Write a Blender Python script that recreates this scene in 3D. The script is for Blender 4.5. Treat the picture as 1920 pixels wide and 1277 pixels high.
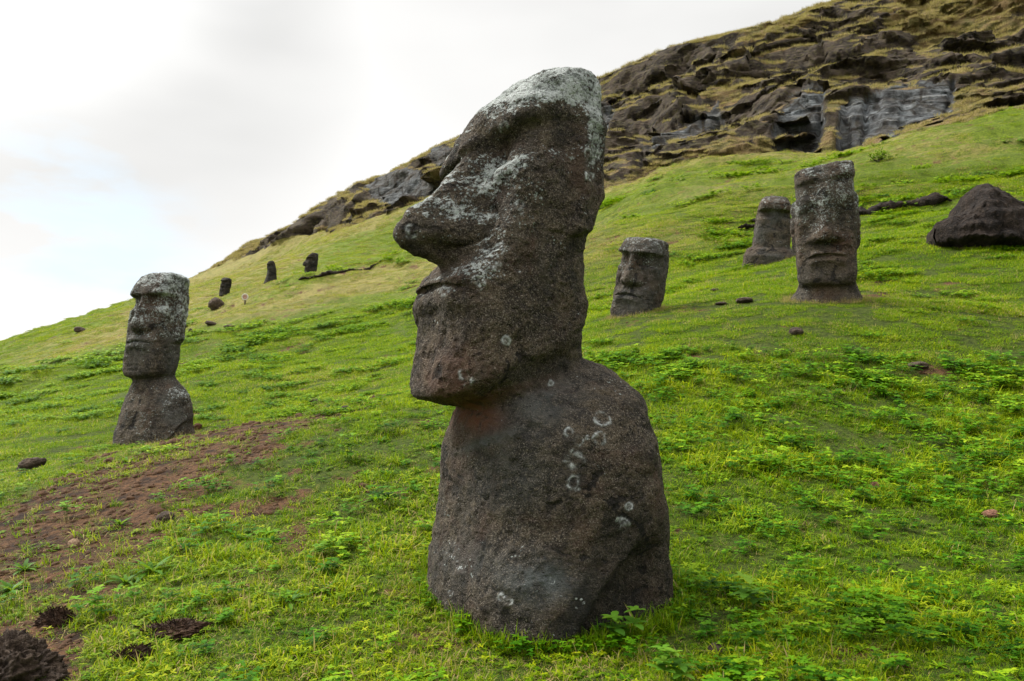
import bpy, math, random
import numpy as np
from mathutils import Vector, Matrix
rng=np.random.default_rng(7); random.seed(7)
SC=bpy.context.scene
for o in list(bpy.data.objects): bpy.data.objects.remove(o)
# ------------------------------------------------ camera, sky, sun, exposure
FP=1493.0; PITCH=math.atan(119.5/FP); CAMZ=1.6
cd=bpy.data.cameras.new('camera'); cam=bpy.data.objects.new('camera',cd); SC.collection.objects.link(cam)
cam.location=(0,0,CAMZ); cam.rotation_euler=(math.pi/2+PITCH,0,0)
cd.sensor_width=36; cd.lens=FP/1920*36; cd.clip_start=.05; cd.clip_end=3000
cd.dof.use_dof=True; cd.dof.focus_distance=5.9; cd.dof.aperture_fstop=9
SC.camera=cam
SC.view_settings.view_transform='Standard'; SC.view_settings.look='None'; SC.view_settings.exposure=1.0; SC.view_settings.gamma=1
SUN_EL=math.radians(48); SUN_AZ=math.radians(-62)   # azimuth from +Y, clockwise: up the slope, to the left
sd=bpy.data.lights.new('sun','SUN'); sun=bpy.data.objects.new('sun',sd); SC.collection.objects.link(sun)
sd.energy=2.2; sd.angle=math.radians(12); sd.color=(1,.96,.88)
sv=Vector((math.sin(SUN_AZ)*math.cos(SUN_EL),math.cos(SUN_AZ)*math.cos(SUN_EL),math.sin(SUN_EL)))
sun.rotation_euler=sv.to_track_quat('Z','Y').to_euler(); sun.location=(-20,10,40)
W=bpy.data.worlds.new('World'); SC.world=W; W.use_nodes=True
nt=W.node_tree; N=nt.nodes; Lk=nt.links; N.clear()
def nd(N,t,**k):
    n=N.new(t)
    for a,b in k.items():
        if a.startswith('i_'): n.inputs[a[2:].replace('_',' ')].default_value=b
        else: setattr(n,a,b)
    return n
out=nd(N,'ShaderNodeOutputWorld')
sky=nd(N,'ShaderNodeTexSky',sky_type='NISHITA',sun_disc=False,sun_elevation=SUN_EL,sun_rotation=SUN_AZ,air_density=1.0,dust_density=1.5)
bs=nd(N,'ShaderNodeBackground'); bs.inputs[1].default_value=.15
tc=nd(N,'ShaderNodeTexCoord')
bc=nd(N,'ShaderNodeBackground')
# cloud sheet: brightness varies slowly over the dome
mp=nd(N,'ShaderNodeMapping'); mp.inputs['Scale'].default_value=(1.2,1.2,3.2)
n1=nd(N,'ShaderNodeTexNoise'); n1.inputs['Scale'].default_value=1.3; n1.inputs['Detail'].default_value=4; n1.inputs['Roughness'].default_value=.45
Lk.new(tc.outputs['Generated'],mp.inputs[0]); Lk.new(mp.outputs[0],n1.inputs['Vector'])
def pdir(u,v):
    cp,sp=math.cos(PITCH),math.sin(PITCH); x=(u-960)/FP; w=(638.5-v)/FP
    d=Vector((x,cp-w*sp,sp+w*cp)); return d.normalized()
def dirmask(d,a,b):
    dot=nd(N,'ShaderNodeVectorMath',operation='DOT_PRODUCT'); dot.inputs[1].default_value=d
    Lk.new(tc.outputs['Generated'],dot.inputs[0])
    m=nd(N,'ShaderNodeMapRange',interpolation_type='SMOOTHSTEP'); m.inputs[1].default_value=math.cos(a); m.inputs[2].default_value=math.cos(b)
    Lk.new(dot.outputs['Value'],m.inputs[0]); return m.outputs[0]
def mth(N,Lk,op,a,b=None,clamp=False):
    m=nd(N,'ShaderNodeMath',operation=op,use_clamp=clamp)
    for i,x in enumerate((a,b)):
        if x is None: continue
        if isinstance(x,(int,float)): m.inputs[i].default_value=x
        else: Lk.new(x,m.inputs[i])
    return m.outputs[0]
gm=dirmask(pdir(150,0),.40,.05)     # the greyer cloud, upper left
gm2=dirmask(pdir(1300,-500),.6,.1)
gw=mth(N,Lk,'MULTIPLY',mth(N,Lk,'MAXIMUM',gm,gm2),mth(N,Lk,'MULTIPLY',mth(N,Lk,'SUBTRACT',n1.outputs[0],.25),2.6,True),True)
cr=nd(N,'ShaderNodeMix',data_type='RGBA'); cr.inputs[6].default_value=(.575,.57,.56,1); cr.inputs[7].default_value=(.385,.385,.38,1)
Lk.new(gw,cr.inputs[0]); crb=nd(N,'ShaderNodeMix',data_type='RGBA'); crb.inputs[7].default_value=(.40,.48,.54,1); Lk.new(cr.outputs[2],crb.inputs[6]); Lk.new(crb.outputs[2],bc.inputs[0])
# the overcast is brighter overhead and around the veiled sun, darker behind the viewer's right
sxyz=nd(N,'ShaderNodeSeparateXYZ'); Lk.new(tc.outputs['Generated'],sxyz.inputs[0])
ze=nd(N,'ShaderNodeMapRange',interpolation_type='SMOOTHSTEP')
for i_,q_ in enumerate((.5,.95,1.0,2.3)): ze.inputs[i_+1].default_value=q_
Lk.new(sxyz.outputs[2],ze.inputs[0]); glow=dirmask(sv.normalized(),.75,.05)
Lk.new(mth(N,Lk,'ADD',ze.outputs[0],mth(N,Lk,'MULTIPLY',glow,2.2)),bc.inputs[1])
# a gap in the clouds low on the left where the blue shows
n2=nd(N,'ShaderNodeTexNoise'); n2.inputs['Scale'].default_value=6.5; n2.inputs['Detail'].default_value=5; n2.inputs['Roughness'].default_value=.5
mp2=nd(N,'ShaderNodeMapping'); mp2.inputs['Scale'].default_value=(1,1,3.0); mp2.inputs['Location'].default_value=(.35,.1,.2)
Lk.new(tc.outputs['Generated'],mp2.inputs[0]); Lk.new(mp2.outputs[0],n2.inputs['Vector'])
g1=dirmask(pdir(90,505),.20,.0)
gap=mth(N,Lk,'MULTIPLY',g1,mth(N,Lk,'MULTIPLY',mth(N,Lk,'SUBTRACT',n2.outputs[0],.48),5.0,True))
Lk.new(gap,crb.inputs[0]); gap=mth(N,Lk,'MULTIPLY',gap,.12,True)
ms=nd(N,'ShaderNodeMixShader'); Lk.new(sky.outputs[0],bs.inputs[0])
Lk.new(gap,ms.inputs[0]); Lk.new(bc.outputs[0],ms.inputs[1]); Lk.new(bs.outputs[0],ms.inputs[2]); Lk.new(ms.outputs[0],out.inputs[0])

def tag(o,label=None,cat=None,group=None,kind=None):
    if label: o['label']=label
    if cat: o['category']=cat
    if group: o['group']=group
    if kind: o['kind']=kind
    return o
def mkmesh(name,V,F,mat=None,smooth=True,attrs=None,parent=None,link=True,tris=None):
    me=bpy.data.meshes.new(name)
    F=np.asarray(F); V=np.asarray(V,dtype=np.float32)
    if isinstance(F,np.ndarray) and F.dtype!=object:
        fl=[F] if tris is None else [F,np.asarray(tris)]
        nl=sum(f.size for f in fl); nf=sum(len(f) for f in fl)
        me.vertices.add(len(V)); me.vertices.foreach_set('co',V.ravel())
        me.loops.add(nl); me.loops.foreach_set('vertex_index',np.concatenate([f.ravel() for f in fl]).astype(np.int32))
        me.polygons.add(nf)
        cnt=np.concatenate([np.full(len(f),f.shape[1]) for f in fl])
        me.polygons.foreach_set('loop_start',np.r_[0,np.cumsum(cnt)[:-1]].astype(np.int32))
        me.update(calc_edges=True)
        if smooth: me.polygons.foreach_set('use_smooth',np.ones(nf,bool))
    if attrs:
        for k,a in attrs.items():
            a=np.asarray(a,dtype=np.float32)
            if a.ndim==1:
                at=me.attributes.new(k,'FLOAT','POINT'); at.data.foreach_set('value',a)
            else:
                at=me.attributes.new(k,'FLOAT_VECTOR','POINT'); at.data.foreach_set('vector',a.ravel())
    me.validate()
    if mat: me.materials.append(mat)
    o=bpy.data.objects.new(name,me)
    if link: SC.collection.objects.link(o)
    if parent: o.parent=parent
    return o
def proj(P):
    d=np.asarray(P,float)-np.array([0,0,CAMZ]); cp,sp=math.cos(PITCH),math.sin(PITCH)
    fw=d[:,1]*cp+d[:,2]*sp; up=-d[:,1]*sp+d[:,2]*cp; f=np.where(np.abs(fw)<.05,.05,fw)
    u=960+FP*d[:,0]/f; v=638.5-FP*up/f
    u=np.where(fw<.05,-9999,u); v=np.where(fw<.05,9999,v); return u,v
def pix(u,v,Y):
    cp,sp=math.cos(PITCH),math.sin(PITCH); x=(u-960)/FP; w=(638.5-v)/FP
    dy=cp-w*sp; dz=sp+w*cp; t=Y/dy
    return np.array([x*t,Y,CAMZ+dz*t])
#MOAI_BEGIN
def sstep(a,b,x):
    t=np.clip((x-a)/(b-a),0,1); return t*t*(3-2*t)
def _hash(ix,iy,iz,seed):
    h=(ix.astype(np.int64)*374761393+iy.astype(np.int64)*668265263+iz.astype(np.int64)*2147483647+seed*1274126177)&0xffffffff
    h=((h^(h>>13))*1274126177)&0xffffffff
    h=((h^(h>>16))*2246822519)&0xffffffff
    return ((h^(h>>15))&0xffff)/65535.0*2-1
def vnoise(p,seed=0):
    i=np.floor(p).astype(np.int64); f=p-i; w=f*f*f*(f*(f*6-15)+10)
    out=0
    for dx in (0,1):
        wx=w[:,0] if dx else 1-w[:,0]
        for dy in (0,1):
            wy=w[:,1] if dy else 1-w[:,1]
            for dz in (0,1):
                wz=w[:,2] if dz else 1-w[:,2]
                out=out+_hash(i[:,0]+dx,i[:,1]+dy,i[:,2]+dz,seed)*wx*wy*wz
    return out
def fbm(p,freq,octv=4,seed=0,gain=.5,ridge=False):
    p=np.asarray(p,float)*freq; a=1.;s=0;t=0
    for k in range(octv):
        n=vnoise(p+17.3*k,seed+k*7)
        if ridge: n=1-2*np.abs(n)
        s=s+a*n; t+=a; a*=gain; p=p*2.03
    return s/t
def ksm(x,xs,ys,sig):
    # piecewise linear keys smoothed with a small gaussian so that edges are rounded
    o=np.zeros_like(x,dtype=float); W=0
    for d,w in zip((-1.6,-.8,0,.8,1.6),(.14,.22,.28,.22,.14)):
        o+=w*np.interp(x+d*sig,xs,ys)
    return o
def moai_mesh(P,nr=300,nc=260):
    """sections stacked from the buried base to the crown; h is height over the chin, f forward, a sideways"""
    K=np.array(P['keys'],float); K=K[np.argsort(K[:,0])]
    hs=np.linspace(K[0,0],K[-1,0],4000); sig=P.get('sig',.02)
    F=ksm(hs,K[:,0],K[:,1],sig);B=ksm(hs,K[:,0],K[:,2],sig)
    nose=P['nose']; N=np.interp(hs,[q[0] for q in nose],[q[1] for q in nose])
    dl=np.sqrt(np.diff(hs)**2+.6*np.diff(F)**2+.4*np.diff(N)**2+.2*np.diff(B)**2+.5*np.diff(ksm(hs,K[:,0],K[:,3],sig))**2); cl=np.r_[0,np.cumsum(dl)]
    h=np.interp(np.linspace(0,cl[-1],nr),cl,hs)
    F,B,W,n,T,A0=[ksm(h,K[:,0],K[:,j],sig*(1 if j in(1,2,3) else 5)) for j in range(1,7)]
    # uneven angular steps: finer over the face
    t=np.linspace(0,2*np.pi,nc,endpoint=False)
    th=t-.28*np.cos(t)*1.0      # t=pi/2 is the front
    th=th[None,:]; h2=h[:,None]
    e=2/n[:,None]
    c=np.cos(th);s=np.sin(th)
    # superellipse by radial form keeps spacing even
    R=(np.abs(c)**n[:,None]+np.abs(s)**n[:,None])**(-1/n[:,None])
    ua=R*c; uf=R*s
    a=W[:,None]*ua; fc=((F+B)/2)[:,None]; fd=((F-B)/2)[:,None]
    an=ua
    front=sstep(.35,.95,uf)
    side=sstep(.55,.97,np.abs(ua))
    df=np.zeros_like(a); da=np.zeros_like(a)
    sc=P.get('fs',1.0)     # width scale of the features
    aa=np.abs(a)/sc
    # brow ridge
    bh=P.get('brow_h',1.84)+P.get('brow_s',0)*a; ba=P.get('brow',.10)
    bz=sstep(bh-.05,bh+.02,h2)*(1-sstep(bh+.12,bh+.5,h2))
    ba=ba*(1-P.get('brow_asym',0)*ua)
    df+=ba*bz*front
    da+=np.sign(a)*ba*.45*bz*side*sstep(-.2,.3,uf)
    # eye hollows with the cheek edge beneath
    so=P.get('sock',.12); sl=P.get('sock_l',.28)
    ez=sstep(bh-sl-.06-.25*aa*0,bh-sl+.03,h2+.0*a)*(1-sstep(bh-.05,bh+.02,h2))
    el=sstep(.07,.19,aa)*(1-.7*sstep(.42,.56,aa))
    df-=so*ez*el*sstep(.0,.85,uf)
    da-=np.sign(a)*so*.3*ez*side*sstep(-.5,.1,uf)
    # cheeks fall away beside the nose
    cz=sstep(.85,1.0,h2)*(1-sstep(1.35,1.6,h2))
    df-=P.get('cheek',.05)*cz*sstep(.14,.26,aa)*(1-sstep(.36,.5,aa))*front
    # nose
    nw=np.interp(h,[q[0] for q in nose],[q[2] for q in nose])[:,None]
    Np=ksm((h2-P.get('nose_k',.2)*aa).ravel(),[q[0] for q in nose],[q[1] for q in nose],.022).reshape(a.shape)
    shp=np.exp(-(aa/nw)**P.get('nose_e',2.6))
    df+=Np*shp*sstep(.2,.7,uf)
    nt=P.get('nost_h',1.10); nwk=P.get('nost',.07)
    # long ears on the flanks
    ear=P.get('ear',.05); e0,e1=P.get('ear_h',(1.0,2.0)); 
    fr=(fd*uf+fc)-B[:,None]
    ef0,ef1=P.get('ear_f',(.06,.30))
    ew=sstep(ef0-.04,ef0,fr)*(1-sstep(ef1,ef1+.035,fr-.03*np.sin((h2-e0)*3)))*sstep(e0-.03,e0+.02,h2)*(1-sstep(e1-.05,e1+.05,h2))
    da+=np.sign(a)*ear*ew*sstep(.5,.8,np.abs(ua))
    inn=sstep(ef0+.06,ef0+.1,fr)*(1-sstep(ef1-.07,ef1-.03,fr))*sstep(e0+.12,e0+.2,h2)*(1-sstep(e1-.2,e1-.12,h2))
    da-=np.sign(a)*ear*.5*inn*sstep(.5,.8,np.abs(ua))
    for fn in P.get('extra',[]): 
        x,y=fn(a,h2,uf,ua,fc+fd*uf,B[:,None],F[:,None]); df=df+x; da=da+y
    def blur(x,k):
        for _ in range(k):
            x=(np.roll(x,1,1)+2*x+np.roll(x,-1,1))/4
            x=np.vstack([x[:1],(x[:-2]+2*x[1:-1]+x[2:])/4,x[-1:]])
        return x
    kb=int(P.get('blur',4)*nr/200); df=blur(df,kb); da=blur(da,kb)
    g=np.exp(-((aa-P.get('nost_a',.2))/.075)**2-((h2-nt)/.085)**2)
    df+=nwk*g*front
    gr_=np.exp(-((np.hypot((aa-P.get('nost_a',.2)),(h2-nt))-.125)/.022)**2)*sstep(-.06,.02,aa-P.get('nost_a',.2)+.6*(nt-h2))
    df-=nwk*.45*gr_*front
    g=np.exp(-((aa-.10)/.045)**2-((h2-nt+.12)/.045)**2)
    df-=nwk*1.0*g*front
    df-=P.get('inner',.0)*np.exp(-((aa-.19)/.09)**2-((h2-bh+.17)/.12)**2)*front
    # lips
    lh=P.get('lip_h',.78); la=P.get('lip',.10); lw=P.get('lip_w',.34)
    lc=lh-.05*(aa/lw)**2
    win=1-sstep(lw*.75,lw*1.2,aa)
    df+=la*win*front*(np.exp(-((h2-lc-.06)/.055)**2)+.95*np.exp(-((h2-lc+.08)/.085)**2))
    df-=la*P.get('cleft',.65)*win*front*np.exp(-((h2-lc)/.013)**2)
    f=fc+fd*uf+df; A=A0[:,None]+a+da
    z=h2+T[:,None]*(F[:,None]-f)+P.get('roll',0)*a*sstep(1.2,2.2,h2)
    V=np.stack([A,f,z+0*A],-1).reshape(-1,3)
    # close top and bottom with a centre vertex
    top=V[-nc:].mean(0)+np.array([0,0,.01]); bot=V[:nc].mean(0)
    V=np.vstack([V,top,bot])
    s_=P.get('seed',1)
    # numerical normals for displacement
    G=V[:-2].reshape(nr,nc,3)
    du=np.roll(G,-1,1)-np.roll(G,1,1); dv=np.gradient(G,axis=0)
    Nn=np.cross(du,dv); Nn/=np.linalg.norm(Nn,axis=-1,keepdims=True)+1e-9
    Nn=Nn.reshape(-1,3); G=G.reshape(-1,3)
    r=P.get('rough',1.0)
    d=.034*fbm(G,1.6,3,s_)+.020*fbm(G,5.0,4,s_+3)+.010*fbm(G,20,3,s_+9,.6)-.010*sstep(.25,.8,fbm(G@np.array([[.8,.2,.5],[-.3,1,.2],[-.6,-.1,1.3]]),2.3,3,s_+31,.5,True))
    pit=fbm(G,13,2,s_+20); d-=.008*sstep(.26,.55,pit)+.022*sstep(.58,.8,fbm(G,5.5,2,s_+26))
    d+=P['disp'](G,Nn) if 'disp' in P else 0
    V[:-2]=G+Nn*(d*r)[:,None]
    i=np.arange(nr-1)[:,None]*nc; j=np.arange(nc)[None,:]; j2=(j+1)%nc
    Q=np.stack([i+nc+j,i+nc+j2,i+j2,i+j],-1).reshape(-1,4)
    tf=np.stack([np.full(nc,nr*nc),(nr-1)*nc+(np.arange(nc)+1)%nc,(nr-1)*nc+np.arange(nc)],-1)
    bf=np.stack([np.full(nc,nr*nc+1),np.arange(nc),(np.arange(nc)+1)%nc],-1)
    return V,Q,np.vstack([tf,bf])
def place(V,phi,origin,scale=1.0,lean=(0,0)):
    """statue coordinates -> world; phi = how far the face is turned to the picture's left from facing the camera"""
    v=V*scale
    # lean: (backwards, towards its left) in radians
    cb,sb=math.cos(lean[0]),math.sin(lean[0])
    f=v[:,1]*cb-v[:,2]*sb; z=v[:,1]*sb+v[:,2]*cb
    cl_,sl_=math.cos(lean[1]),math.sin(lean[1])
    a=v[:,0]*cl_+z*sl_; z=-v[:,0]*sl_+z*cl_
    Fx,Fy=-math.sin(phi),-math.cos(phi); Lx,Ly=math.cos(phi),-math.sin(phi)
    return np.stack([origin[0]+f*Fx+a*Lx,origin[1]+f*Fy+a*Ly,origin[2]+z],-1)
#MOAI_END
#PARAMS_BEGIN
def armA(a,h,uf,ua,f,B,F):
    # each flank is cut back below a slanting edge behind the belly; the arm runs down along the back
    sd=sstep(.35,.8,np.abs(ua))
    fe=np.interp(h,[-1.7,-1.5,-1.05,-.85],[.66,.50,.16,-.12])
    low=1-sstep(-.98,-.84,h)
    hol=-.11*sd*low*(1-sstep(fe-.035,fe+.015,f))*sstep(-.42,-.1,f)
    rim=.025*sd*low*np.exp(-((f-fe-.05)/.05)**2)
    sh=.05*sd*sstep(-1.0,-.7,h)*(1-sstep(-.45,-.35,h))*np.exp(-((f+.15)/.3)**2)
    fold=-.018*sd*np.exp(-((h+.62+.35*f)/.03)**2)-.014*sd*np.exp(-((h+.80+.3*f)/.025)**2)*sstep(.4,.1,f)
    return 0*a,np.sign(a)*(hol+sh+rim+fold)
#keys: h, front, back, half width, squareness, tilt, sideways shift
MOAI={'A':dict(seed=11,phi=math.radians(57),origin=(.26,5.75,1.6),
 keys=[(-2.1,.70,-.72,.90,2.8,0,0),(-1.62,.76,-.72,.89,2.8,0,0),(-1.4,.79,-.71,.89,2.8,0,0),(-1.1,.75,-.70,.88,2.8,0,0),(-.8,.68,-.67,.87,2.7,.05,0),(-.45,.67,-.63,.85,2.5,.15,0),
   (-.3,.68,-.57,.80,2.4,.28,0),(-.20,.70,-.42,.64,2.3,.40,0),(-.12,.69,-.28,.50,2.4,.49,0),(-.06,.68,-.19,.42,2.5,.52,0),
   (-.01,.64,-.15,.385,2.8,.50,0),(.02,.97,-.13,.475,3.2,.48,0),(.08,1.0,-.12,.505,3.6,.44,0),(.3,.955,-.16,.49,3.6,.36,0),(.55,.94,-.12,.49,3.4,.30,0),(.8,.925,-.11,.49,3.4,.25,0),(.95,.82,-.13,.49,3.4,.22,0),
   (1.3,.70,-.24,.5,3.4,.18,0),(1.6,.63,-.25,.5,3.6,.16,0),(1.85,.53,-.27,.5,3.6,.1,0),(2.05,.50,-.27,.49,3.2,.04,0),(2.22,.39,-.27,.47,2.8,0,0),(2.33,.24,-.25,.41,2.6,0,0),(2.39,.10,-.21,.30,2.4,0,0),(2.415,.0,-.12,.1,2.2,0,0)],
 nose=[(.88,0,.18),(.90,.02,.18),(.97,.15,.17),(1.06,.34,.16),(1.18,.49,.155),(1.28,.46,.13),(1.40,.34,.12),(1.52,.22,.1),(1.7,.13,.08),(1.85,.07,.08),(1.98,0,.08)],
 brow=.085,brow_asym=.75,brow_h=1.77,sock=.08,sock_l=.30,inner=.06,lip=.04,cleft=.75,nost=.085,nost_a=.17,nost_h=1.17,nose_k=.55,cheek=.07,brow_s=.3,extra=[armA]),
}

NOSE=[(.90,0,.19),(.93,.02,.19),(1.0,.15,.19),(1.08,.22,.18),(1.2,.22,.15),(1.35,.17,.11),(1.55,.11,.09),(1.75,.07,.09),(1.92,0,.08)]
def headkeys(ch=.5,fo=.40,bk=-.40,w=.49,wt=.45,top=2.3,t=.06,body=None,tl=.04,ft=None):
    ft=fo-.14 if ft is None else ft
    b=body or [(-1.7,.62,-.5,.82,2.8,0,0),(-1.2,.58,-.5,.80,2.8,0,0),(-.7,.50,-.5,.76,2.7,0,0),(-.4,.42,-.48,.72,2.5,.05,0),(-.25,.38,-.44,.62,2.4,t,0),(-.12,.34,-.38,.44,2.5,t,0),(-.03,.32,-.34,.40,2.6,t,0)]
    return b+[(.02,ch-.02,bk+.05,w-.05,3.4,t,0),(.09,ch,bk+.05,w-.02,3.8,t,0),(.4,ch-.02,bk+.04,w,3.8,t,0),(.9,ch-.05,bk+.03,w,3.8,t,0),(1.3,ch-.07,bk,w,3.8,tl,0),(1.75,fo,bk,w,3.8,tl,0),
      (top-.25,(fo+ft)/2,bk,(w+wt)/2,3.4,0,0),(top-.08,ft,bk+.02,wt,3.2,0,0),(top-.02,ft-.05,bk+.06,wt-.05,2.8,0,0),(top,ft-.16,bk+.16,wt-.18,2.4,0,0)]
MOAI['B']=dict(seed=31,phi=math.radians(25),origin=(-7.40,16.4,2.12),scale=.93,lean=(.06,.0),
 keys=headkeys(t=.16,w=.55,wt=.53,top=2.36,body=[(-1.8,.62,-.6,1.0,2.8,0,.26),(-1.2,.58,-.56,.92,2.8,0,.24),(-.7,.50,-.5,.80,2.7,0,.2),(-.4,.42,-.46,.74,2.5,.1,.2),(-.25,.38,-.42,.62,2.4,.2,.16),(-.12,.36,-.38,.48,2.5,.2,.03),(-.03,.34,-.36,.44,2.6,.2,0)]),nose=NOSE,brow=.08,brow_h=1.82,sock=.1,nost=.03,ear=.10,ear_h=(.72,2.3),ear_f=(.0,.34),lip=.07,extra=[armA])
MOAI['C']=dict(seed=41,phi=math.radians(36),origin=(2.68,18,3.5),pin=(1176,552,.78,.5),scale=1.0,lean=(-.03,.19),
 keys=headkeys(w=.49,wt=.44,top=2.10,ch=.48,fo=.44,bk=-.46),nose=NOSE,brow=.06,brow_h=1.72,sock=.11,ear=.03,ear_h=(.7,2.1),lip=.06)
MOAI['D']=dict(roll=.14,seed=51,phi=math.radians(20),origin=(6.2,16,4.15),pin=(1552,531,.02,.5),scale=1.05,lean=(-.05,.0),
 keys=headkeys(w=.545,wt=.53,top=2.36,t=.12,tl=.0,ch=.5,fo=.46,body=[(-1.8,.7,-.5,.86,2.8,0,-.0),(-.6,.55,-.5,.74,2.7,0,-.06),(-.35,.48,-.48,.70,2.5,.1,-.06),(-.22,.42,-.42,.62,2.4,.12,-.03),(-.12,.38,-.38,.56,2.5,.12,.0),(-.03,.36,-.36,.53,2.6,.12,0)]),nose=[(.72,0,.2),(.76,.03,.21),(.84,.17,.21),(.95,.2,.19),(1.1,.16,.15),(1.4,.1,.11),(1.8,.07,.1),(2.05,.02,.1),(2.1,0,.1)],fs=1.1,nost_h=.88,nost_a=.19,brow=.02,brow_h=2.02,sock=.05,nost=.04,sock_l=.3,ear=.075,ear_h=(.66,1.75),ear_f=(.0,.32),lip_h=.55,lip=.07,lip_w=.3)
MOAI['E']=dict(seed=61,phi=math.radians(8),origin=(8.1,25,6.15),pin=(1453,369,2.1,0),scale=.95,lean=(-.04,.09),
 keys=headkeys(w=.6,wt=.50,top=2.1,t=.1,ch=.5,fo=.52,body=[(-1.8,.7,-.5,.9,2.8,0,0),(-.6,.6,-.5,.9,2.7,0,0),(0,.7,-.48,.9,2.5,.1,0),(.25,.58,-.4,.78,2.4,.1,0),(.3,.5,-.36,.66,2.5,.1,0)])[:5]+[(.36,.5,-.36,.6,3.4,.1,0),(.9,.46,-.36,.6,3.6,.06,0),(1.5,.44,-.38,.51,3.6,.0,0),(1.8,.46,-.36,.47,3.4,0,0),(2.0,.38,-.3,.42,3,0,0),(2.07,.28,-.2,.38,2.8,0,0),(2.1,.1,-.1,.2,2.4,0,0)],
 nose=[(0,0,.2),(1.0,.02,.2),(1.3,.05,.16),(1.7,.04,.1),(2,0,.1)],nost=0,brow=.12,brow_h=1.55,sock=.08,sock_l=.22,ear=.03,lip=.0,cheek=0)
MOAI['G']=dict(seed=71,phi=math.radians(35),origin=(-24.6,68,11.3),pin=(415,542,.78,.5),scale=.77,lean=(.05,.06),
 keys=headkeys(w=.58,wt=.54,top=2.12),nose=NOSE,brow=.1,brow_h=1.75,sock=.14,ear=.08,lip=.08)
MOAI['H']=dict(seed=81,phi=math.radians(55),origin=(-20.2,66,11.85),scale=.85,lean=(.04,.02),
 keys=[(-1.5,.7,-.7,.8,2.6,0,0),(-.3,.68,-.66,.62,2.5,0,0),(0,.55,-.6,.56,2.4,0,0),(.4,.42,-.56,.48,2.6,0,0),(.9,.34,-.5,.45,2.8,0,0),(1.3,.36,-.42,.40,3,0,0),(1.7,.38,-.3,.34,3,0,0),(1.95,.3,-.2,.28,2.6,0,0),(2.03,.05,-.08,.12,2.4,0,0)],
 nose=[(.5,0,.1),(1.15,.02,.1),(1.2,.1,.1),(1.5,.08,.1),(1.8,0,.1)],nost=0,brow=.05,brow_h=1.6,sock=.05,ear=.02,lip=0,cheek=0)
MOAI['I']=dict(seed=91,phi=math.radians(72),origin=(-16.4,64,11.88),scale=.87,lean=(.05,.0),
 keys=headkeys(w=.45,wt=.36,top=2.3,ch=.52,fo=.36,bk=-.62,ft=.05),nose=[(a,b*1.3,c) for a,b,c in NOSE],brow=.1,brow_h=1.75,sock=.12,ear=.04,lip=.08)
#PARAMS_END
# ------------------------------------------------ materials
class MB:
    def __init__(s,name):
        s.m=bpy.data.materials.new(name); s.m.use_nodes=True; s.N=s.m.node_tree.nodes; s.L=s.m.node_tree.links; s.N.clear()
        s.out=s.N.new('ShaderNodeOutputMaterial')
    def n(s,t,**k): return nd(s.N,t,**k)
    def noise(s,vec,scale,det=4,rough=.55,dist=0,out=0):
        n=s.n('ShaderNodeTexNoise'); n.inputs['Scale'].default_value=scale; n.inputs['Detail'].default_value=det; n.inputs['Roughness'].default_value=rough; n.inputs['Distortion'].default_value=dist
        if vec is not None: s.L.new(vec,n.inputs['Vector'])
        return n.outputs[out]
    def vor(s,vec,scale,feat='F1',out='Distance',rnd=1):
        n=s.n('ShaderNodeTexVoronoi',feature=feat); n.inputs['Scale'].default_value=scale; n.inputs['Randomness'].default_value=rnd
        s.L.new(vec,n.inputs['Vector']); return n.outputs[out]
    def ma(s,op,a,b=None,clamp=False): return mth(s.N,s.L,op,a,b,clamp)
    def rng(s,x,a,b,c=0.,d=1.,sm=True):
        m=s.n('ShaderNodeMapRange',interpolation_type='SMOOTHSTEP' if sm else 'LINEAR')
        for i,q in enumerate((a,b,c,d)): m.inputs[i+1].default_value=q
        s.L.new(x,m.inputs[0]); return m.outputs[0]
    def mix(s,f,a,b):
        m=s.n('ShaderNodeMix',data_type='RGBA')
        for i,x in ((0,f),(6,a),(7,b)):
            if isinstance(x,(int,float)): m.inputs[i].default_value=x
            elif isinstance(x,tuple): m.inputs[i].default_value=(*x,1)
            else: s.L.new(x,m.inputs[i])
        return m.outputs[2]
    def attr(s,name,typ='GEOMETRY',out='Fac'):
        a=s.n('ShaderNodeAttribute'); a.attribute_name=name; a.attribute_type=typ; return a.outputs[out]
    def scale(s,vec,v):
        m=s.n('ShaderNodeMapping'); m.inputs['Scale'].default_value=v; s.L.new(vec,m.inputs[0]); return m.outputs[0]
    def bump(s,h,st,dist,nrm=None):
        b=s.n('ShaderNodeBump'); b.inputs['Strength'].default_value=st; b.inputs['Distance'].default_value=dist; s.L.new(h,b.inputs['Height'])
        if nrm: s.L.new(nrm,b.inputs['Normal'])
        return b.outputs[0]
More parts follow.
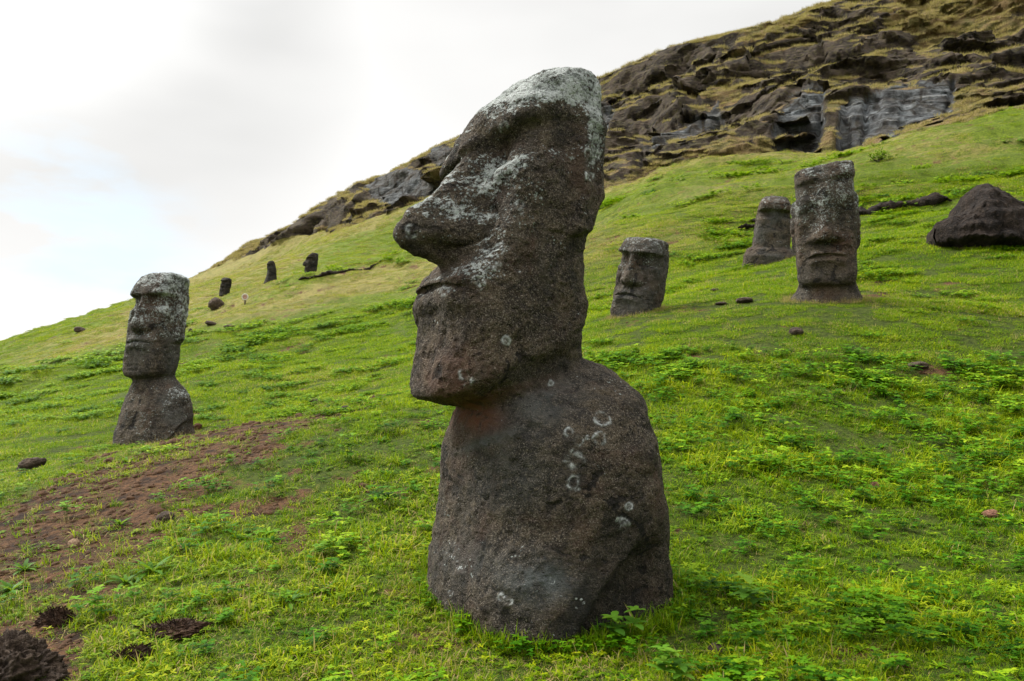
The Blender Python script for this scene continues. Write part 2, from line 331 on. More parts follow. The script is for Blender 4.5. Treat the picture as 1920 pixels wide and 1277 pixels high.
def stone_mat(name,k=1.0,lich=1.0,seed=0,green=0):
    """weathered volcanic tuff; lichen grows where light and rain reach: crown, nose, ledges"""
    M=MB(name); tc=M.n('ShaderNodeTexCoord').outputs['Object']; g=M.n('ShaderNodeNewGeometry')
    p=M.n('ShaderNodeMapping'); p.inputs['Location'].default_value=(seed*3.1,seed*1.7,seed); M.L.new(tc,p.inputs[0]); p=p.outputs[0]
    big=M.noise(p,1.3*k,5,.6); med=M.noise(p,7*k,6,.65,.3); fine=M.noise(p,42*k,4,.75); grit=M.noise(p,105*k,3,.7)
    c=M.mix(M.rng(big,.35,.65),(.021,.0165,.0125),(.052,.039,.027))
    c=M.mix(M.rng(med,.42,.68),c,(.095,.072,.047))
    c=M.mix(M.ma('MULTIPLY',M.rng(fine,.52,.72),.8),c,(.16,.125,.088))
    c=M.mix(M.ma('MULTIPLY',M.rng(grit,.54,.66),.9),c,(.25,.22,.18))
    c=M.mix(M.ma('MULTIPLY',M.rng(M.noise(p,3.3*k,5,.65,.8),.52,.66),.65),c,(.014,.012,.010))
    c=M.mix(M.ma('MULTIPLY',M.rng(fine,.47,.33),.95),c,(.006,.005,.005))
    c=M.mix(M.ma('MULTIPLY',M.rng(grit,.46,.34),.8),c,(.010,.009,.008))
    c=M.mix(M.ma('MULTIPLY',M.rng(M.noise(p,2.6*k,4,.6,.5),.5,.7),.4),c,(.075,.036,.022))
    st_=M.noise(M.scale(p,(1,1,.22)),4.5*k,5,.65,.4); c=M.mix(M.ma('MULTIPLY',M.rng(st_,.55,.72),.55),c,(.012,.011,.010)); c=M.mix(M.ma('MULTIPLY',M.rng(st_,.45,.3),.35),c,(.085,.075,.060))
    cr_=M.vor(M.scale(p,(1,1,1.6)),1.6*k,'DISTANCE_TO_EDGE'); crk=M.ma('MULTIPLY',M.rng(M.ma('ADD',cr_,M.ma('MULTIPLY',M.ma('SUBTRACT',med,.5),.5)),.022,.006),M.rng(big,.5,.6)); c=M.mix(M.ma('MULTIPLY',crk,.8),c,(.006,.005,.005))
    ru=M.attr('rust'); c=M.mix(M.ma('MULTIPLY',ru,M.rng(med,.3,.55)),c,(.15,.055,.028))
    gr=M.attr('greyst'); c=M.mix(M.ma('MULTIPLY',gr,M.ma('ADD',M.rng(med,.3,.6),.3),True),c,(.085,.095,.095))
    dk=M.attr('shade_dark'); c=M.mix(M.ma('MULTIPLY',dk,.82),c,(.008,.009,.007))
    # lichen: crusts
    lx=M.attr('lich')
    a1=M.noise(p,30*k,5,.75,.6); a2=M.noise(p,7*k,5,.65,.4)
    t=M.ma('ADD',M.ma('MULTIPLY',a1,1.5),M.ma('MULTIPLY',a2,.9))
    t=M.ma('ADD',t,M.ma('MULTIPLY',M.ma('MINIMUM',lx,.75),.40*lich))
    crust=M.rng(t,1.30,1.40)
    # rings: thin circles where colonies die back from the centre
    vd=M.vor(p,17*k); wob=M.noise(p,45*k,3,.6)
    vd=M.ma('ADD',vd,M.ma('MULTIPLY',M.ma('SUBTRACT',wob,.5),.28))
    vc=M.n('ShaderNodeTexVoronoi'); vc.inputs['Scale'].default_value=17*k; M.L.new(p,vc.inputs['Vector'])
    sel=M.n('ShaderNodeSeparateColor'); M.L.new(vc.outputs['Color'],sel.inputs[0])
    ring=M.ma('MULTIPLY',M.rng(vd,.17,.23),M.rng(vd,.36,.30))
    ring=M.ma('MULTIPLY',ring,M.rng(M.ma('ADD',sel.outputs[0],M.ma('MULTIPLY',lx,.6)),.93,.98))
    ring=M.ma('MULTIPLY',ring,M.rng(a1,.36,.5))
    hand=M.attr('ring'); hand=M.ma('MULTIPLY',hand,M.rng(M.noise(p,38*k,4,.7),.30,.42))
    sp=M.ma('MULTIPLY',M.rng(M.ma('ADD',M.vor(p,36*k),M.ma('MULTIPLY',M.ma('SUBTRACT',wob,.5),.6)),.34,.24),M.rng(M.ma('ADD',M.noise(p,6*k,4,.7),M.ma('MULTIPLY',lx,.17)),.49,.54))
    lm=M.ma('MAXIMUM',M.ma('MAXIMUM',crust,M.ma('MULTIPLY',ring,.8*lich)),M.ma('MAXIMUM',hand,M.ma('MULTIPLY',sp,1.0)),True)
    lc=M.mix(M.rng(a2,.4,.62),(.24,.265,.255),(.52,.55,.545)); lc=M.mix(M.rng(fine,.45,.7),lc,(.31,.36,.32))
    lc=M.mix(M.ma('MULTIPLY',M.rng(fine,.52,.38),.8),lc,(.06,.065,.055))
    lc=M.mix(M.ma('MULTIPLY',hand,.8),lc,(.62,.65,.66))
    c=M.mix(M.ma('MULTIPLY',lm,.88),c,lc)
    h=M.ma('ADD',M.ma('MULTIPLY',med,1.1),M.ma('ADD',M.ma('MULTIPLY',fine,.55),M.ma('MULTIPLY',grit,.25)))
    h=M.ma('ADD',h,M.ma('MULTIPLY',lm,.22)); h=M.ma('SUBTRACT',h,M.ma('MULTIPLY',crk,1.2)); h=M.ma('SUBTRACT',h,M.ma('MULTIPLY',M.rng(M.noise(p,26*k,2,.5),.62,.75),.7))
    b=M.n('ShaderNodeBsdfPrincipled'); M.L.new(c,b.inputs['Base Color']); b.inputs['Roughness'].default_value=.93; b.inputs['Specular IOR Level'].default_value=.25
    M.L.new(M.bump(h,1.0,.05/k),b.inputs['Normal']); M.L.new(b.outputs[0],M.out.inputs[0]); return M.m
def leaf_mat(name,stops,dry=(.30,.22,.10),trans=.42,inst=True,rough=.55):
    M=MB(name); bv=M.attr('bv'); 
    r=M.n('ShaderNodeValToRGB'); r.color_ramp.elements[0].color=(*stops[0],1); r.color_ramp.elements[1].color=(*stops[-1],1)
    for i,s_ in enumerate(stops[1:-1]):
        e=r.color_ramp.elements.new((i+1)/(len(stops)-1)); e.color=(*s_,1)
    if inst:
        tv=M.n('ShaderNodeAttribute'); tv.attribute_name='tint'; tv.attribute_type='INSTANCER'
        sp=M.n('ShaderNodeSeparateXYZ'); M.L.new(tv.outputs['Vector'],sp.inputs[0])
        x=M.ma('ADD',M.ma('MULTIPLY',bv,.55),M.ma('MULTIPLY',sp.outputs[1],.45)); M.L.new(x,r.inputs[0])
        dr=M.rng(M.ma('ADD',sp.outputs[0],M.ma('MULTIPLY',M.ma('SUBTRACT',M.attr('bw'),.5),1.1)),.45,.62)
        c=M.mix(dr,r.outputs[0],M.mix(M.attr('bw'),dry,(dry[0]*1.5,dry[1]*1.5,dry[2]*1.5)))
        c=M.mix(M.ma('MULTIPLY',M.ma('SUBTRACT',1.0,sp.outputs[2]),.85),c,(.06,.030,.012))
    else:
        M.L.new(bv,r.inputs[0]); c=r.outputs[0]
    d=M.n('ShaderNodeBsdfPrincipled'); d.inputs['Roughness'].default_value=rough; d.inputs['Specular IOR Level'].default_value=.09; M.L.new(c,d.inputs['Base Color'])
    t=M.n('ShaderNodeBsdfTranslucent'); M.L.new(M.mix(.35,c,(.32,.42,.004)),t.inputs[0])
    m=M.n('ShaderNodeMixShader'); m.inputs[0].default_value=trans; M.L.new(d.outputs[0],m.inputs[1]); M.L.new(t.outputs[0],m.inputs[2]); M.L.new(m.outputs[0],M.out.inputs[0]); return M.m
def ground_mat():
    M=MB('hillside'); geo=M.n('ShaderNodeNewGeometry'); P=geo.outputs['Position']
    sx=M.n('ShaderNodeSeparateXYZ'); M.L.new(geo.outputs['Normal'],sx.inputs[0])
    n_s=M.noise(P,.35,5,.6); n_m=M.noise(P,2.2,6,.65); n_f=M.noise(P,14,5,.7); n_g=M.noise(P,60,3,.7)
    can=M.attr('canopy'); dry=M.attr('dry'); soil=M.attr('soil'); rock=M.attr('rock'); grey=M.attr('grey')
    # turf seen from far: mottled green and straw
    g=M.mix(M.rng(n_f,.35,.7),(.040,.066,.003),(.19,.245,.007))
    g=M.mix(M.rng(n_m,.35,.7),g,(.115,.17,.007))
    st=M.mix(M.rng(n_f,.35,.7),(.15,.13,.035),(.33,.27,.09))
    g=M.mix(M.rng(M.ma('ADD',dry,M.ma('MULTIPLY',M.ma('SUBTRACT',n_m,.5),1.6)),.3,.8),g,st)
    so=M.mix(M.rng(n_f,.38,.62),(.032,.017,.008),(.105,.052,.023)); so=M.mix(M.rng(n_g,.5,.68),so,(.16,.085,.042)); so=M.mix(M.rng(n_m,.52,.38),so,(.022,.012,.007))
    g=M.mix(M.ma('MULTIPLY',M.rng(M.noise(M.scale(P,(1,1,2)),5.5,4,.7),.5,.38),.6),g,(.022,.030,.005))
    bare=M.rng(M.ma('ADD',soil,M.ma('MULTIPLY',M.ma('SUBTRACT',n_m,.5),1.5)),.35,.6)
    c=M.mix(bare,g,so)
    th_c=M.mix(M.rng(n_f,.35,.65),(.022,.034,.003),(.062,.086,.008)); c=M.mix(M.ma('MULTIPLY',M.ma('SUBTRACT',1.0,can),M.ma('SUBTRACT',1.0,bare)),c,th_c)
    # rock: layered tuff with straw grass on every tread
    Pz=M.scale(P,(.16,.16,1.1)); st1=M.noise(Pz,1.0,6,.62,.6); st2=M.noise(M.scale(P,(.5,.5,2.2)),1.6,5,.65)
    st1=M.ma('ADD',M.ma('MULTIPLY',st1,.45),M.ma('MULTIPLY',M.noise(P,.55,7,.68,.3),.55))
    rk=M.mix(M.rng(st1,.40,.62),(.014,.011,.009),(.070,.052,.038)); rk=M.mix(M.ma('MULTIPLY',M.rng(st2,.5,.72),.75),rk,(.12,.094,.068))
    rk=M.mix(M.ma('MULTIPLY',M.rng(n_f,.45,.3),.7),rk,(.012,.010,.009)); rk=M.mix(M.ma('MULTIPLY',M.rng(n_m,.46,.66),.6),rk,(.075,.066,.026))
    gk=M.mix(M.rng(M.noise(M.scale(P,(1,1,.35)),.9,6,.65,.4),.35,.68),(.018,.020,.022),(.15,.165,.175)); gk=M.mix(M.ma('MULTIPLY',M.rng(st2,.58,.7),.7),gk,(.36,.38,.39))
    gk=M.mix(M.ma('MULTIPLY',M.rng(st1,.44,.3),.7),gk,(.022,.02,.018))
    ck=M.vor(M.scale(P,(.5,.5,.33)),.55,'DISTANCE_TO_EDGE'); gk=M.mix(M.ma('MULTIPLY',M.rng(M.ma('ADD',ck,M.ma('MULTIPLY',n_m,.06)),.075,.04),.85),gk,(.012,.012,.012))
    rk=M.mix(grey,rk,gk)
    tread=M.attr('tread')
    gs=M.mix(M.rng(n_s,.42,.6),(.13,.088,.038),(.065,.068,.016)); gs=M.mix(M.rng(n_f,.45,.7),gs,(.24,.17,.08)); gs=M.mix(M.rng(n_f,.48,.34),gs,(.05,.035,.018))
    tm=M.rng(M.ma('ADD',tread,M.ma('MULTIPLY',M.ma('SUBTRACT',n_m,.5),.9)),.4,.62)
    rk=M.mix(tm,rk,gs)
    rm=M.rng(M.ma('ADD',rock,M.ma('MULTIPLY',M.ma('SUBTRACT',n_m,.5),.5)),.4,.6)
    c=M.mix(rm,c,rk)
    b=M.n('ShaderNodeBsdfPrincipled'); b.inputs['Roughness'].default_value=.95; b.inputs['Specular IOR Level'].default_value=.15; M.L.new(c,b.inputs['Base Color'])
    h=M.ma('ADD',M.ma('MULTIPLY',n_f,.06),M.ma('MULTIPLY',n_g,.02))
    h=M.ma('ADD',h,M.ma('MULTIPLY',M.ma('ADD',M.ma('ADD',M.ma('MULTIPLY',st1,.55),M.ma('MULTIPLY',st2,.35)),M.ma('MULTIPLY',n_m,.35)),rock))
    M.L.new(M.bump(h,1.0,1.0),b.inputs['Normal']); M.L.new(b.outputs[0],M.out.inputs[0]); return M.m
def plain(name,c1,c2,sc,rough=.9,bump=.01,c3=None):
    M=MB(name); tc=M.n('ShaderNodeTexCoord').outputs['Object']; a=M.noise(tc,sc,6,.65,.3); b_=M.noise(tc,sc*7,4,.7)
    c=M.mix(M.rng(a,.35,.65),c1,c2); c=M.mix(M.ma('MULTIPLY',M.rng(b_,.5,.7),.6),c,c3 or tuple(x*1.7 for x in c2)); c=M.mix(M.ma('MULTIPLY',M.rng(b_,.45,.3),.6),c,tuple(x*.4 for x in c1))
    b=M.n('ShaderNodeBsdfPrincipled'); b.inputs['Roughness'].default_value=rough; b.inputs['Specular IOR Level'].default_value=.25; M.L.new(c,b.inputs['Base Color'])
    M.L.new(M.bump(M.ma('ADD',a,M.ma('MULTIPLY',b_,.5)),1,bump),b.inputs['Normal']); M.L.new(b.outputs[0],M.out.inputs[0]); return M.m

# ------------------------------------------------ the hillside
CT=[(960,1277,4.45),(0,1277,4.55),(480,1277,4.5),(1440,1277,4.1),(1920,1277,3.78),(1030,1187,5.05),(800,1092,5.88),(1258,1155,5.24),(300,1100,6.0),(0,1100,6.4),(600,1000,7.3),(0,980,8.6),(300,930,8.9),
 (600,880,9.2),(0,900,11.8),(300,838,12.0),(450,806,12.3),(600,785,12.8),(285,828,16.3),(120,860,14.5),(0,860,15),(0,780,22),(150,760,22),(360,770,19),(0,700,38),(0,655,70),(200,640,60),(420,700,26),
 (1920,1100,5.5),(1920,900,8.2),(1600,1000,6.8),(1500,850,9.0),(1920,700,11.8),(1920,560,16),(1700,620,13.5),(1840,450,21.5),(1920,430,22.5),(1700,440,23),(1900,330,34),(1700,330,37),(1500,700,12),(1300,820,9.3),(1100,700,13),(1540,560,16),
 (1180,590,18),(1350,560,18.3),(1445,490,25),(1300,400,37),(1150,450,35),(1480,420,33),(700,640,30),(700,720,19),(500,650,34),(560,720,21),(600,590,42),(415,560,66),(505,535,65),(585,512,63),(400,583,59),(459,578,55),(560,560,52),(260,600,68),
 (750,500,64),(800,430,92),(900,440,84),(1000,480,50),(700,470,84),(1250,350,50),(1400,330,48),(1130,360,62),(1300,305,60),(1450,283,58),(1570,287,55),(1650,262,52),(1750,234,49),(1900,213,46),(2100,190,45),(2400,180,44),
 (640,428,122),(560,455,138),(430,492,160),(350,530,165),(850,345,100),(980,350,80),(0,644,95),(100,612,110),(200,578,130),(280,552,145),
 (1130,250,78),(1110,160,112),(1250,230,78),(1250,150,96),(1250,92,112),(1400,230,72),(1400,120,92),(1400,42,112),(1550,200,68),(1550,100,90),(1550,5,112),(1700,200,64),(1700,100,84),(1700,-20,104),(1700,-90,125),(1900,190,62),(1900,80,80),(1900,-80,104),(1900,-190,130),
 (2200,120,60),(2200,-100,85),(2200,-300,110),(1000,270,104),(1000,198,122),(850,300,118),(850,264,134),(700,380,128),(700,333,144),(600,410,140),(600,383,156),(500,462,156),(500,443,168),(430,480,176),(360,518,178)]
CP=[tuple(pix(*c)) for c in CT]
# ground behind and beside the camera, and the falling ground past the crest
CP+=[(0,0,0.0),(-2,1,-.25),(2,1,.45),(0,2.5,.05),(0,-6,-.8),(-8,-4,-2.8),(8,-4,2.2),(-10,5,-1.8),(-20,5,-4.5),(14,2,4.6),(30,5,10.5),(-22,20,-1.6),(-40,30,-3.5),(-60,60,-2),(40,30,15),(60,50,27),(0,-40,-6),(-40,-40,-16),(40,-40,6),(-90,-20,-32),(90,-10,26),(0,-90,-14),
 (-100,90,2),(-120,140,-2)]
def beyond(u,v,Y,dy,dz):
    p=pix(u,v,Y); return (p[0]*(Y+dy)/Y,Y+dy,p[2]+dz)
for u,v,Y in [(0,644,95),(100,612,110),(200,578,130),(280,552,145),(360,518,178),(430,480,176),(500,443,168),(600,383,156),(700,333,144),(850,264,134),(1000,198,122),(1110,150,115),(1250,92,112),(1400,42,112)]:
    CP.append(beyond(u,v,Y,14,.2)); CP.append(beyond(u,v,Y,60,-9))
CP.append((200,190,95)); CP.append((0,300,20)); CP.append((-200,250,-20)); CP.append((160,120,85))
CP=np.array(CP,float); S0=60.0
def _U(r2): return r2*np.log(r2+1e-12)
def _fit(C,lam=2e-5):
    x=C[:,:2]/S0; n=len(x); r2=((x[:,None]-x[None])**2).sum(-1)
    A=np.zeros((n+3,n+3)); A[:n,:n]=_U(r2)+lam*np.eye(n)*n*.02; A[:n,n]=1; A[:n,n+1:]=x; A[n,:n]=1; A[n+1:,:n]=x.T
    return np.linalg.solve(A,np.r_[C[:,2],0,0,0])
TW=_fit(CP)
def tps(x,y):
    x=np.asarray(x,float).ravel()/S0; y=np.asarray(y,float).ravel()/S0; o=np.empty(len(x)); n=len(CP)
    for i in range(0,len(x),40000):
        a=x[i:i+40000];b=y[i:i+40000]
        r2=(a[:,None]-CP[None,:,0]/S0)**2+(b[:,None]-CP[None,:,1]/S0)**2
        o[i:i+40000]=_U(r2)@TW[:n]+TW[n]+TW[n+1]*a+TW[n+2]*b
    return o
def gz(x,y):
    x=np.asarray(x,float).ravel();y=np.asarray(y,float).ravel(); z=tps(x,y)
    r=np.hypot(x,y); P3=np.stack([x,y,0*x],-1)
    lum=(.035+.05*np.clip(r/25-.4,0,1))*fbm(P3,1.1,3,5)+.022*fbm(P3,4.0,3,8)*np.clip(30/(r+1),0,1)
    far=np.clip((r-14)/40,0,1)
    # narrow cattle terraces along the contour
    wob=fbm(P3,.09,3,15)
    ter=.16*np.sin((z+1.6*wob+.04*x)*2*np.pi/1.7)*sstep(0,.5,fbm(P3,.06,2,31)+.25)
    return z+lum+far*(.35*fbm(P3,.12,3,12)+.20*fbm(P3,.55,3,21)+1.5*ter)
# grid in angle and range
naz=620
az=np.r_[np.linspace(-180,-50,24,endpoint=False),np.linspace(-50,-36,24,endpoint=False),np.linspace(-36,36,naz),np.linspace(36,50,26)[1:],np.linspace(50,180,25)[1:-1]]
az=np.radians(az)
rr=np.r_[.05,.4,np.geomspace(.8,13,150,endpoint=False),np.geomspace(13,50,130,endpoint=False),np.linspace(50,130,330,endpoint=False),np.linspace(130,200,70,endpoint=False),np.geomspace(200,1500,20)]
AZ,RR=np.meshgrid(az,rr); nR,nA=AZ.shape
X=(np.sin(AZ)*RR).ravel(); Y=(np.cos(AZ)*RR).ravel()
Z=gz(X,Y)
far=sstep(230,500,np.hypot(X,Y)); Z=Z*(1-far)+(-30)*far
u,v=proj(np.stack([X,Y,Z],-1))
bu=[-400,0,300,350,430,560,640,730,850,980,1130,1200,1270,1330,1450,1570,1650,1750,1900,2400]
bv_=[600,600,560,520,489,442,428,402,346,352,352,328,304,296,281,288,266,236,214,190]
front=(Y>40)&(u>-600)&(u<2800)
jit=fbm(np.stack([X,Y,Z],-1),.12,3,44)*10+fbm(np.stack([X,Y,Z],-1),.5,2,45)*4
rock=np.where(front,sstep(-4,4,np.interp(u,bu,bv_)+jit-v),0)*sstep(300,350,u)
rock*=sstep(44,52,Y)
P3=np.stack([X,Y,Z],-1)
# treads and risers
wz=Z+7.5*fbm(P3,.030,3,61)+.10*X+4.5*fbm(P3,.08,3,62)+.8*fbm(P3,.35,2,63)
per=13.0; ph=(wz/per)%1.0
tread_h=np.where(ph<.6,ph*.45,.27+(ph-.6)*(1-.27)/.4)-ph     # z remap within a step
str_=sstep(-.1,.35,fbm(P3,.055,3,66))
gully=fbm(P3*np.array([1,1,.4]),.08,4,71,.48,True)
bulge=fbm(P3,.10,4,75,.5,True)
def cells(P,freq,seed):
    q=P*freq; i0=np.floor(q).astype(np.int64); best=np.full(len(q),9.); val=np.zeros(len(q))
    for a in (-1,0,1):
        for b in (-1,0,1):
            for c in (-1,0,1):
                c0=i0[:,0]+a;c1=i0[:,1]+b;c2=i0[:,2]+c
                p=[(cc+.5+.42*_hash(c0,c1,c2,seed+k)) for k,cc in enumerate((c0,c1,c2))]
                d=(q[:,0]-p[0])**2+(q[:,1]-p[1])**2+(q[:,2]-p[2])**2; m=d<best; best=np.where(m,d,best); val=np.where(m,_hash(c0,c1,c2,seed+9),val)
    return val
blk=np.zeros(len(X)); rs_=np.where(rock>.05)[0]; Pw=P3[rs_]+np.stack([1.5*fbm(P3[rs_],.2,3,141),1.5*fbm(P3[rs_],.2,3,142),1.2*fbm(P3[rs_],.2,3,143)],-1)
blk[rs_]=1.5*cells(Pw*np.array([1,.5,1.5]),.10,151)+.75*cells(Pw*np.array([1,.5,1.6]),.27,161)+.3*cells(Pw,.7,171); chip=fbm(P3,.6,4,79,.6)
steep=rock*np.clip(.55+.45*str_,0,1)
Zs=Z+per*tread_h*.6*rock*str_
# push along the fall line (towards the viewer side of the hill)
gx,gy=-.35,-.94
push=rock*(3.4*(gully-.2)+1.8*(bulge-.15)+.35*chip+.95*blk)*sstep(0,40,np.hypot(X,Y)-40)*np.clip((1-np.clip((Z-60)/30,0,1)),.35,1)
edge=np.interp(u,[300,430,700,900,1110,1300,1550,1700],[520,478,333,240,150,78,3,-90])
skl=sstep(2,26,v-edge)      # keep the crest calm
push*=.35+.65*skl
# quarried bays, cut back to a near-vertical face under an overhang
BAYS=[([(1440,283),(1470,200),(1500,185),(1548,178),(1548,235),(1528,270),(1480,283)],5.0,.95),
      ([(1562,290),(1575,215),(1590,200),(1625,196),(1628,262),(1600,292)],5.5,.8),
      ([(1622,262),(1618,196),(1660,178),(1720,168),(1780,172),(1790,215),(1770,228),(1710,240),(1680,262)],3.4,1.0),
      ([(1690,250),(1720,232),(1790,212),(1790,222),(1720,246)],5.5,.3),
      ([(1225,240),(1250,212),(1315,196),(1318,225),(1270,248),(1215,288),(1205,300)],3.5,.85),
      ([(1108,170),(1118,180),(1140,172),(1150,200),(1135,235),(1112,225)],3,.75),
      ([(1320,200),(1350,180),(1362,215),(1330,232)],2.5,.8),
      ([(1195,215),(1215,225),(1208,330),(1192,322)],4.5,.15),
      ([(700,345),(760,315),(800,320),(812,350),(770,375),(735,392),(712,380)],4,.75),
      ([(820,280),(850,270),(850,320),(820,335)],3,.6),
      ([(632,425),(650,408),(725,385),(728,398),(690,418),(650,430)],5,.1)]
def inpoly(px,py,poly):
    c=np.zeros(px.shape,bool); n=len(poly)
    for i in range(n):
        x1,y1=poly[i];x2,y2=poly[(i+1)%n]
        if y1==y2: continue
        c^=((y1>py)!=(y2>py))&(px<(x2-x1)*(py-y1)/(y2-y1)+x1)
    return c
G2v=lambda a:a.reshape(nR,nA)
grey=np.zeros_like(X); cut=np.zeros_like(X)
vis=(G2v(v)<=np.minimum.accumulate(np.where(G2v(Y)>1,G2v(v),9999),0)+2.5).ravel()
ju=u+7*fbm(P3,.35,2,90); jv=v+6*fbm(P3,.35,2,91)
for poly,dep,gr in BAYS:
    m=inpoly(ju,jv,poly)&front&(rock>.2)&vis
    cut=np.where(m,np.maximum(cut,dep),cut); grey=np.where(m,gr,grey)
streak=fbm(P3*np.array([1,1,.25]),.35,3,93)
G2=lambda a:a.reshape(nR,nA)
def bl(a,k):
    a=G2(a).copy()
    for _ in range(k):
        a[1:-1]=(a[:-2]+2*a[1:-1]+a[2:])/4; a[:,1:-1]=(a[:,:-2]+2*a[:,1:-1]+a[:,2:])/4
    return a.ravel()
zm=np.where(G2(cut)>.5,G2(Z),-99); zt=np.maximum.accumulate(zm[::-1],0)[::-1]; zt=np.where(zt<-50,G2(Z),zt).ravel()
zmi=np.where(G2(cut)>.5,G2(Z),999); zb=np.minimum.accumulate(zmi,0); zb=np.where(zb>500,G2(Z),zb).ravel()
cut=np.where(cut>.5,cut*.22+.62*((zt-Z)-.62*(zt-zb)),0)
bay=bl((grey>0).astype(float),1); cut=bl(cut,1); push=push*(1-.7*bay)-cut
# moving along the sight line keeps each bay where it was quarried while it goes deep into the hill
dx_,dy_=-gx,-gy
X2=X-push*dx_*1.0; Y2=Y-push*dy_*1.0
Z2=Zs-push*0.0+cut*.28
# grass hangs over the treads
G=np.stack([X2,Y2,Z2],-1).reshape(nR,nA,3)
du=np.zeros_like(G); du[:,1:-1]=G[:,2:]-G[:,:-2]; dv=np.gradient(G,axis=0)
NN=np.cross(du,dv); NN/=np.linalg.norm(NN,axis=-1,keepdims=True)+1e-9; NN[NN[...,2]<0]*=1
NRM=NN.reshape(-1,3)
slope_t=sstep(.62,.86,bl(NRM[:,2],2)+.10*fbm(P3,.25,3,95))
tread=(.5*slope_t+1.0*sstep(-.22,.10,fbm(P3,.055,5,98,.6)+.06+.35*(slope_t-.4)))*rock*(1-np.clip(grey*1.5,0,1))
top=(sstep(40,0,v-edge))*rock*sstep(-.35,.1,fbm(P3,.12,3,97)); tread=np.maximum(tread,top*.6*sstep(.55,.8,NRM[:,2]))
def blob(u0,v0,su,sv,rot=0):
    a=math.radians(rot); du_=u-u0; dv_=v-v0; p=(du_*math.cos(a)+dv_*math.sin(a))/su; q=(-du_*math.sin(a)+dv_*math.cos(a))/sv
    return np.exp(-(p*p+q*q))
nz=fbm(P3,.25,3,101); nz2=fbm(P3,1.3,3,103)
soil=1.0*blob(410,850,270,40,-20)+.85*blob(170,930,240,60,-20)+.75*blob(80,1040,150,60,-20)+.75*blob(60,1230,130,70,-25)+.45*blob(250,1000,160,40,-20)+.5*blob(790,1205,60,14)+.35*blob(700,960,60,25)
soil+=.42*blob(200,1060,300,150,-15)+.3*blob(560,940,220,90,-15)
soil+=.35*blob(1390,1230,90,18)+.3*blob(1500,1130,60,15)+.28*blob(1740,695,60,20)+.35*blob(1650,540,90,20,-8)+.3*blob(850,520,80,25)+.25*blob(470,700,120,20,-10)
soil+=.45*sstep(-.05,.4,fbm(P3,1.6,3,107))-.35*sstep(0,.35,fbm(P3,1.9,3,108))+.15*sstep(.2,.5,nz)
soil=np.where(Y>0.5,soil,.2); soil=np.clip(soil,0,1.2)
dry=.18+.35*nz+.12*nz2
dry+=.55*blob(640,545,260,26,-12)+.5*blob(130,655,260,26,-14)+.35*blob(1000,470,300,60,-8)+.25*blob(1300,340,260,40,-5)+.45*blob(1800,280,160,40)+.35*blob(560,470,200,50,-22)+.45*blob(340,560,200,25,-20)+.35*blob(640,700,120,22,-12)+.3*blob(1080,1250,160,25)+.3*blob(1300,640,140,20,-4)
dry-=.35*blob(640,650,260,40,-10)+.4*blob(1250,640,140,30)+.4*blob(1700,460,160,60,-8)+.35*blob(1500,900,500,250)+.3*blob(120,720,200,60)
dry+=.5*sstep(0,30,u-0)*sstep(26,0,v-np.interp(u,bu,bv_))*sstep(40,60,Y)*(u>300)
dry=np.clip(dry,0,1)
TERR=dict(P=np.stack([X2,Y2,Z2],-1).reshape(nR,nA,3),N=NN,soil=G2(soil),dry=G2(dry),rock=G2(rock),tread=G2(tread),u=G2(u),v=G2(v),nz=G2(nz),nz2=G2(nz2))
i=np.arange(nR-1)[:,None]*nA; j=np.arange(nA)[None,:]; j2=(j+1)%nA
Q=np.stack([i+j,i+j2,i+nA+j2,i+nA+j],-1).reshape(-1,4)[:,::-1]
hill=mkmesh('hillside',TERR['P'].reshape(-1,3),Q,ground_mat(),attrs=dict(soil=soil,dry=dry,rock=rock,grey=grey*(.75+.5*streak).clip(0,1),tread=tread,canopy=.85*sstep(14,60,np.hypot(X,Y))*(1-.35*sstep(-.1,.3,fbm(P3,1.1,3,131)))))
tag(hill,'green grassy hillside rising to a rocky brown crest','hillside',kind='structure')
# open ground plane far below, so that the land reaches the horizon
def hit(u0,v0,maxY=190):
    """where a sight line first meets the ground"""
    a=pix(u0,v0,1.0)-np.array([0,0,CAMZ]); t=np.geomspace(2,maxY,1600); p=a[None]*t[:,None]
    z=gz(p[:,0],p[:,1]); k=np.argmax(p[:,2]+CAMZ<z)
    if not (p[k,2]+CAMZ<z[k]): k=len(t)-1
    return Vector((p[k,0],p[k,1],z[k]))
# ------------------------------------------------ statues
STONE=stone_mat('tuff',1.0,1.0,0); STONE_M=stone_mat('tuff_mid',.8,1.15,3); STONE_F=stone_mat('tuff_far',.45,.6,5)
def fix_origin(M):
    o=np.array(M['origin'],float)
    if 'pin' in M:
        for _ in range(4):
            q=place(np.array([[0,M['pin'][3],M['pin'][2]]]),M['phi'],o,M.get('scale',1),M.get('lean',(0,0)))
            uu,vv=proj(q); d=q[0,1]; o[0]+=(M['pin'][0]-uu[0])*d/FP; o[2]-=(M['pin'][1]-vv[0])*d/FP
    return o
def vnormals(V,nr,nc):
    Gd=V[:nr*nc].reshape(nr,nc,3); a=np.roll(Gd,-1,1)-np.roll(Gd,1,1); b=np.gradient(Gd,axis=0)
    n=np.cross(b,a); n/=np.linalg.norm(n,axis=-1,keepdims=True)+1e-9; return n.reshape(-1,3)
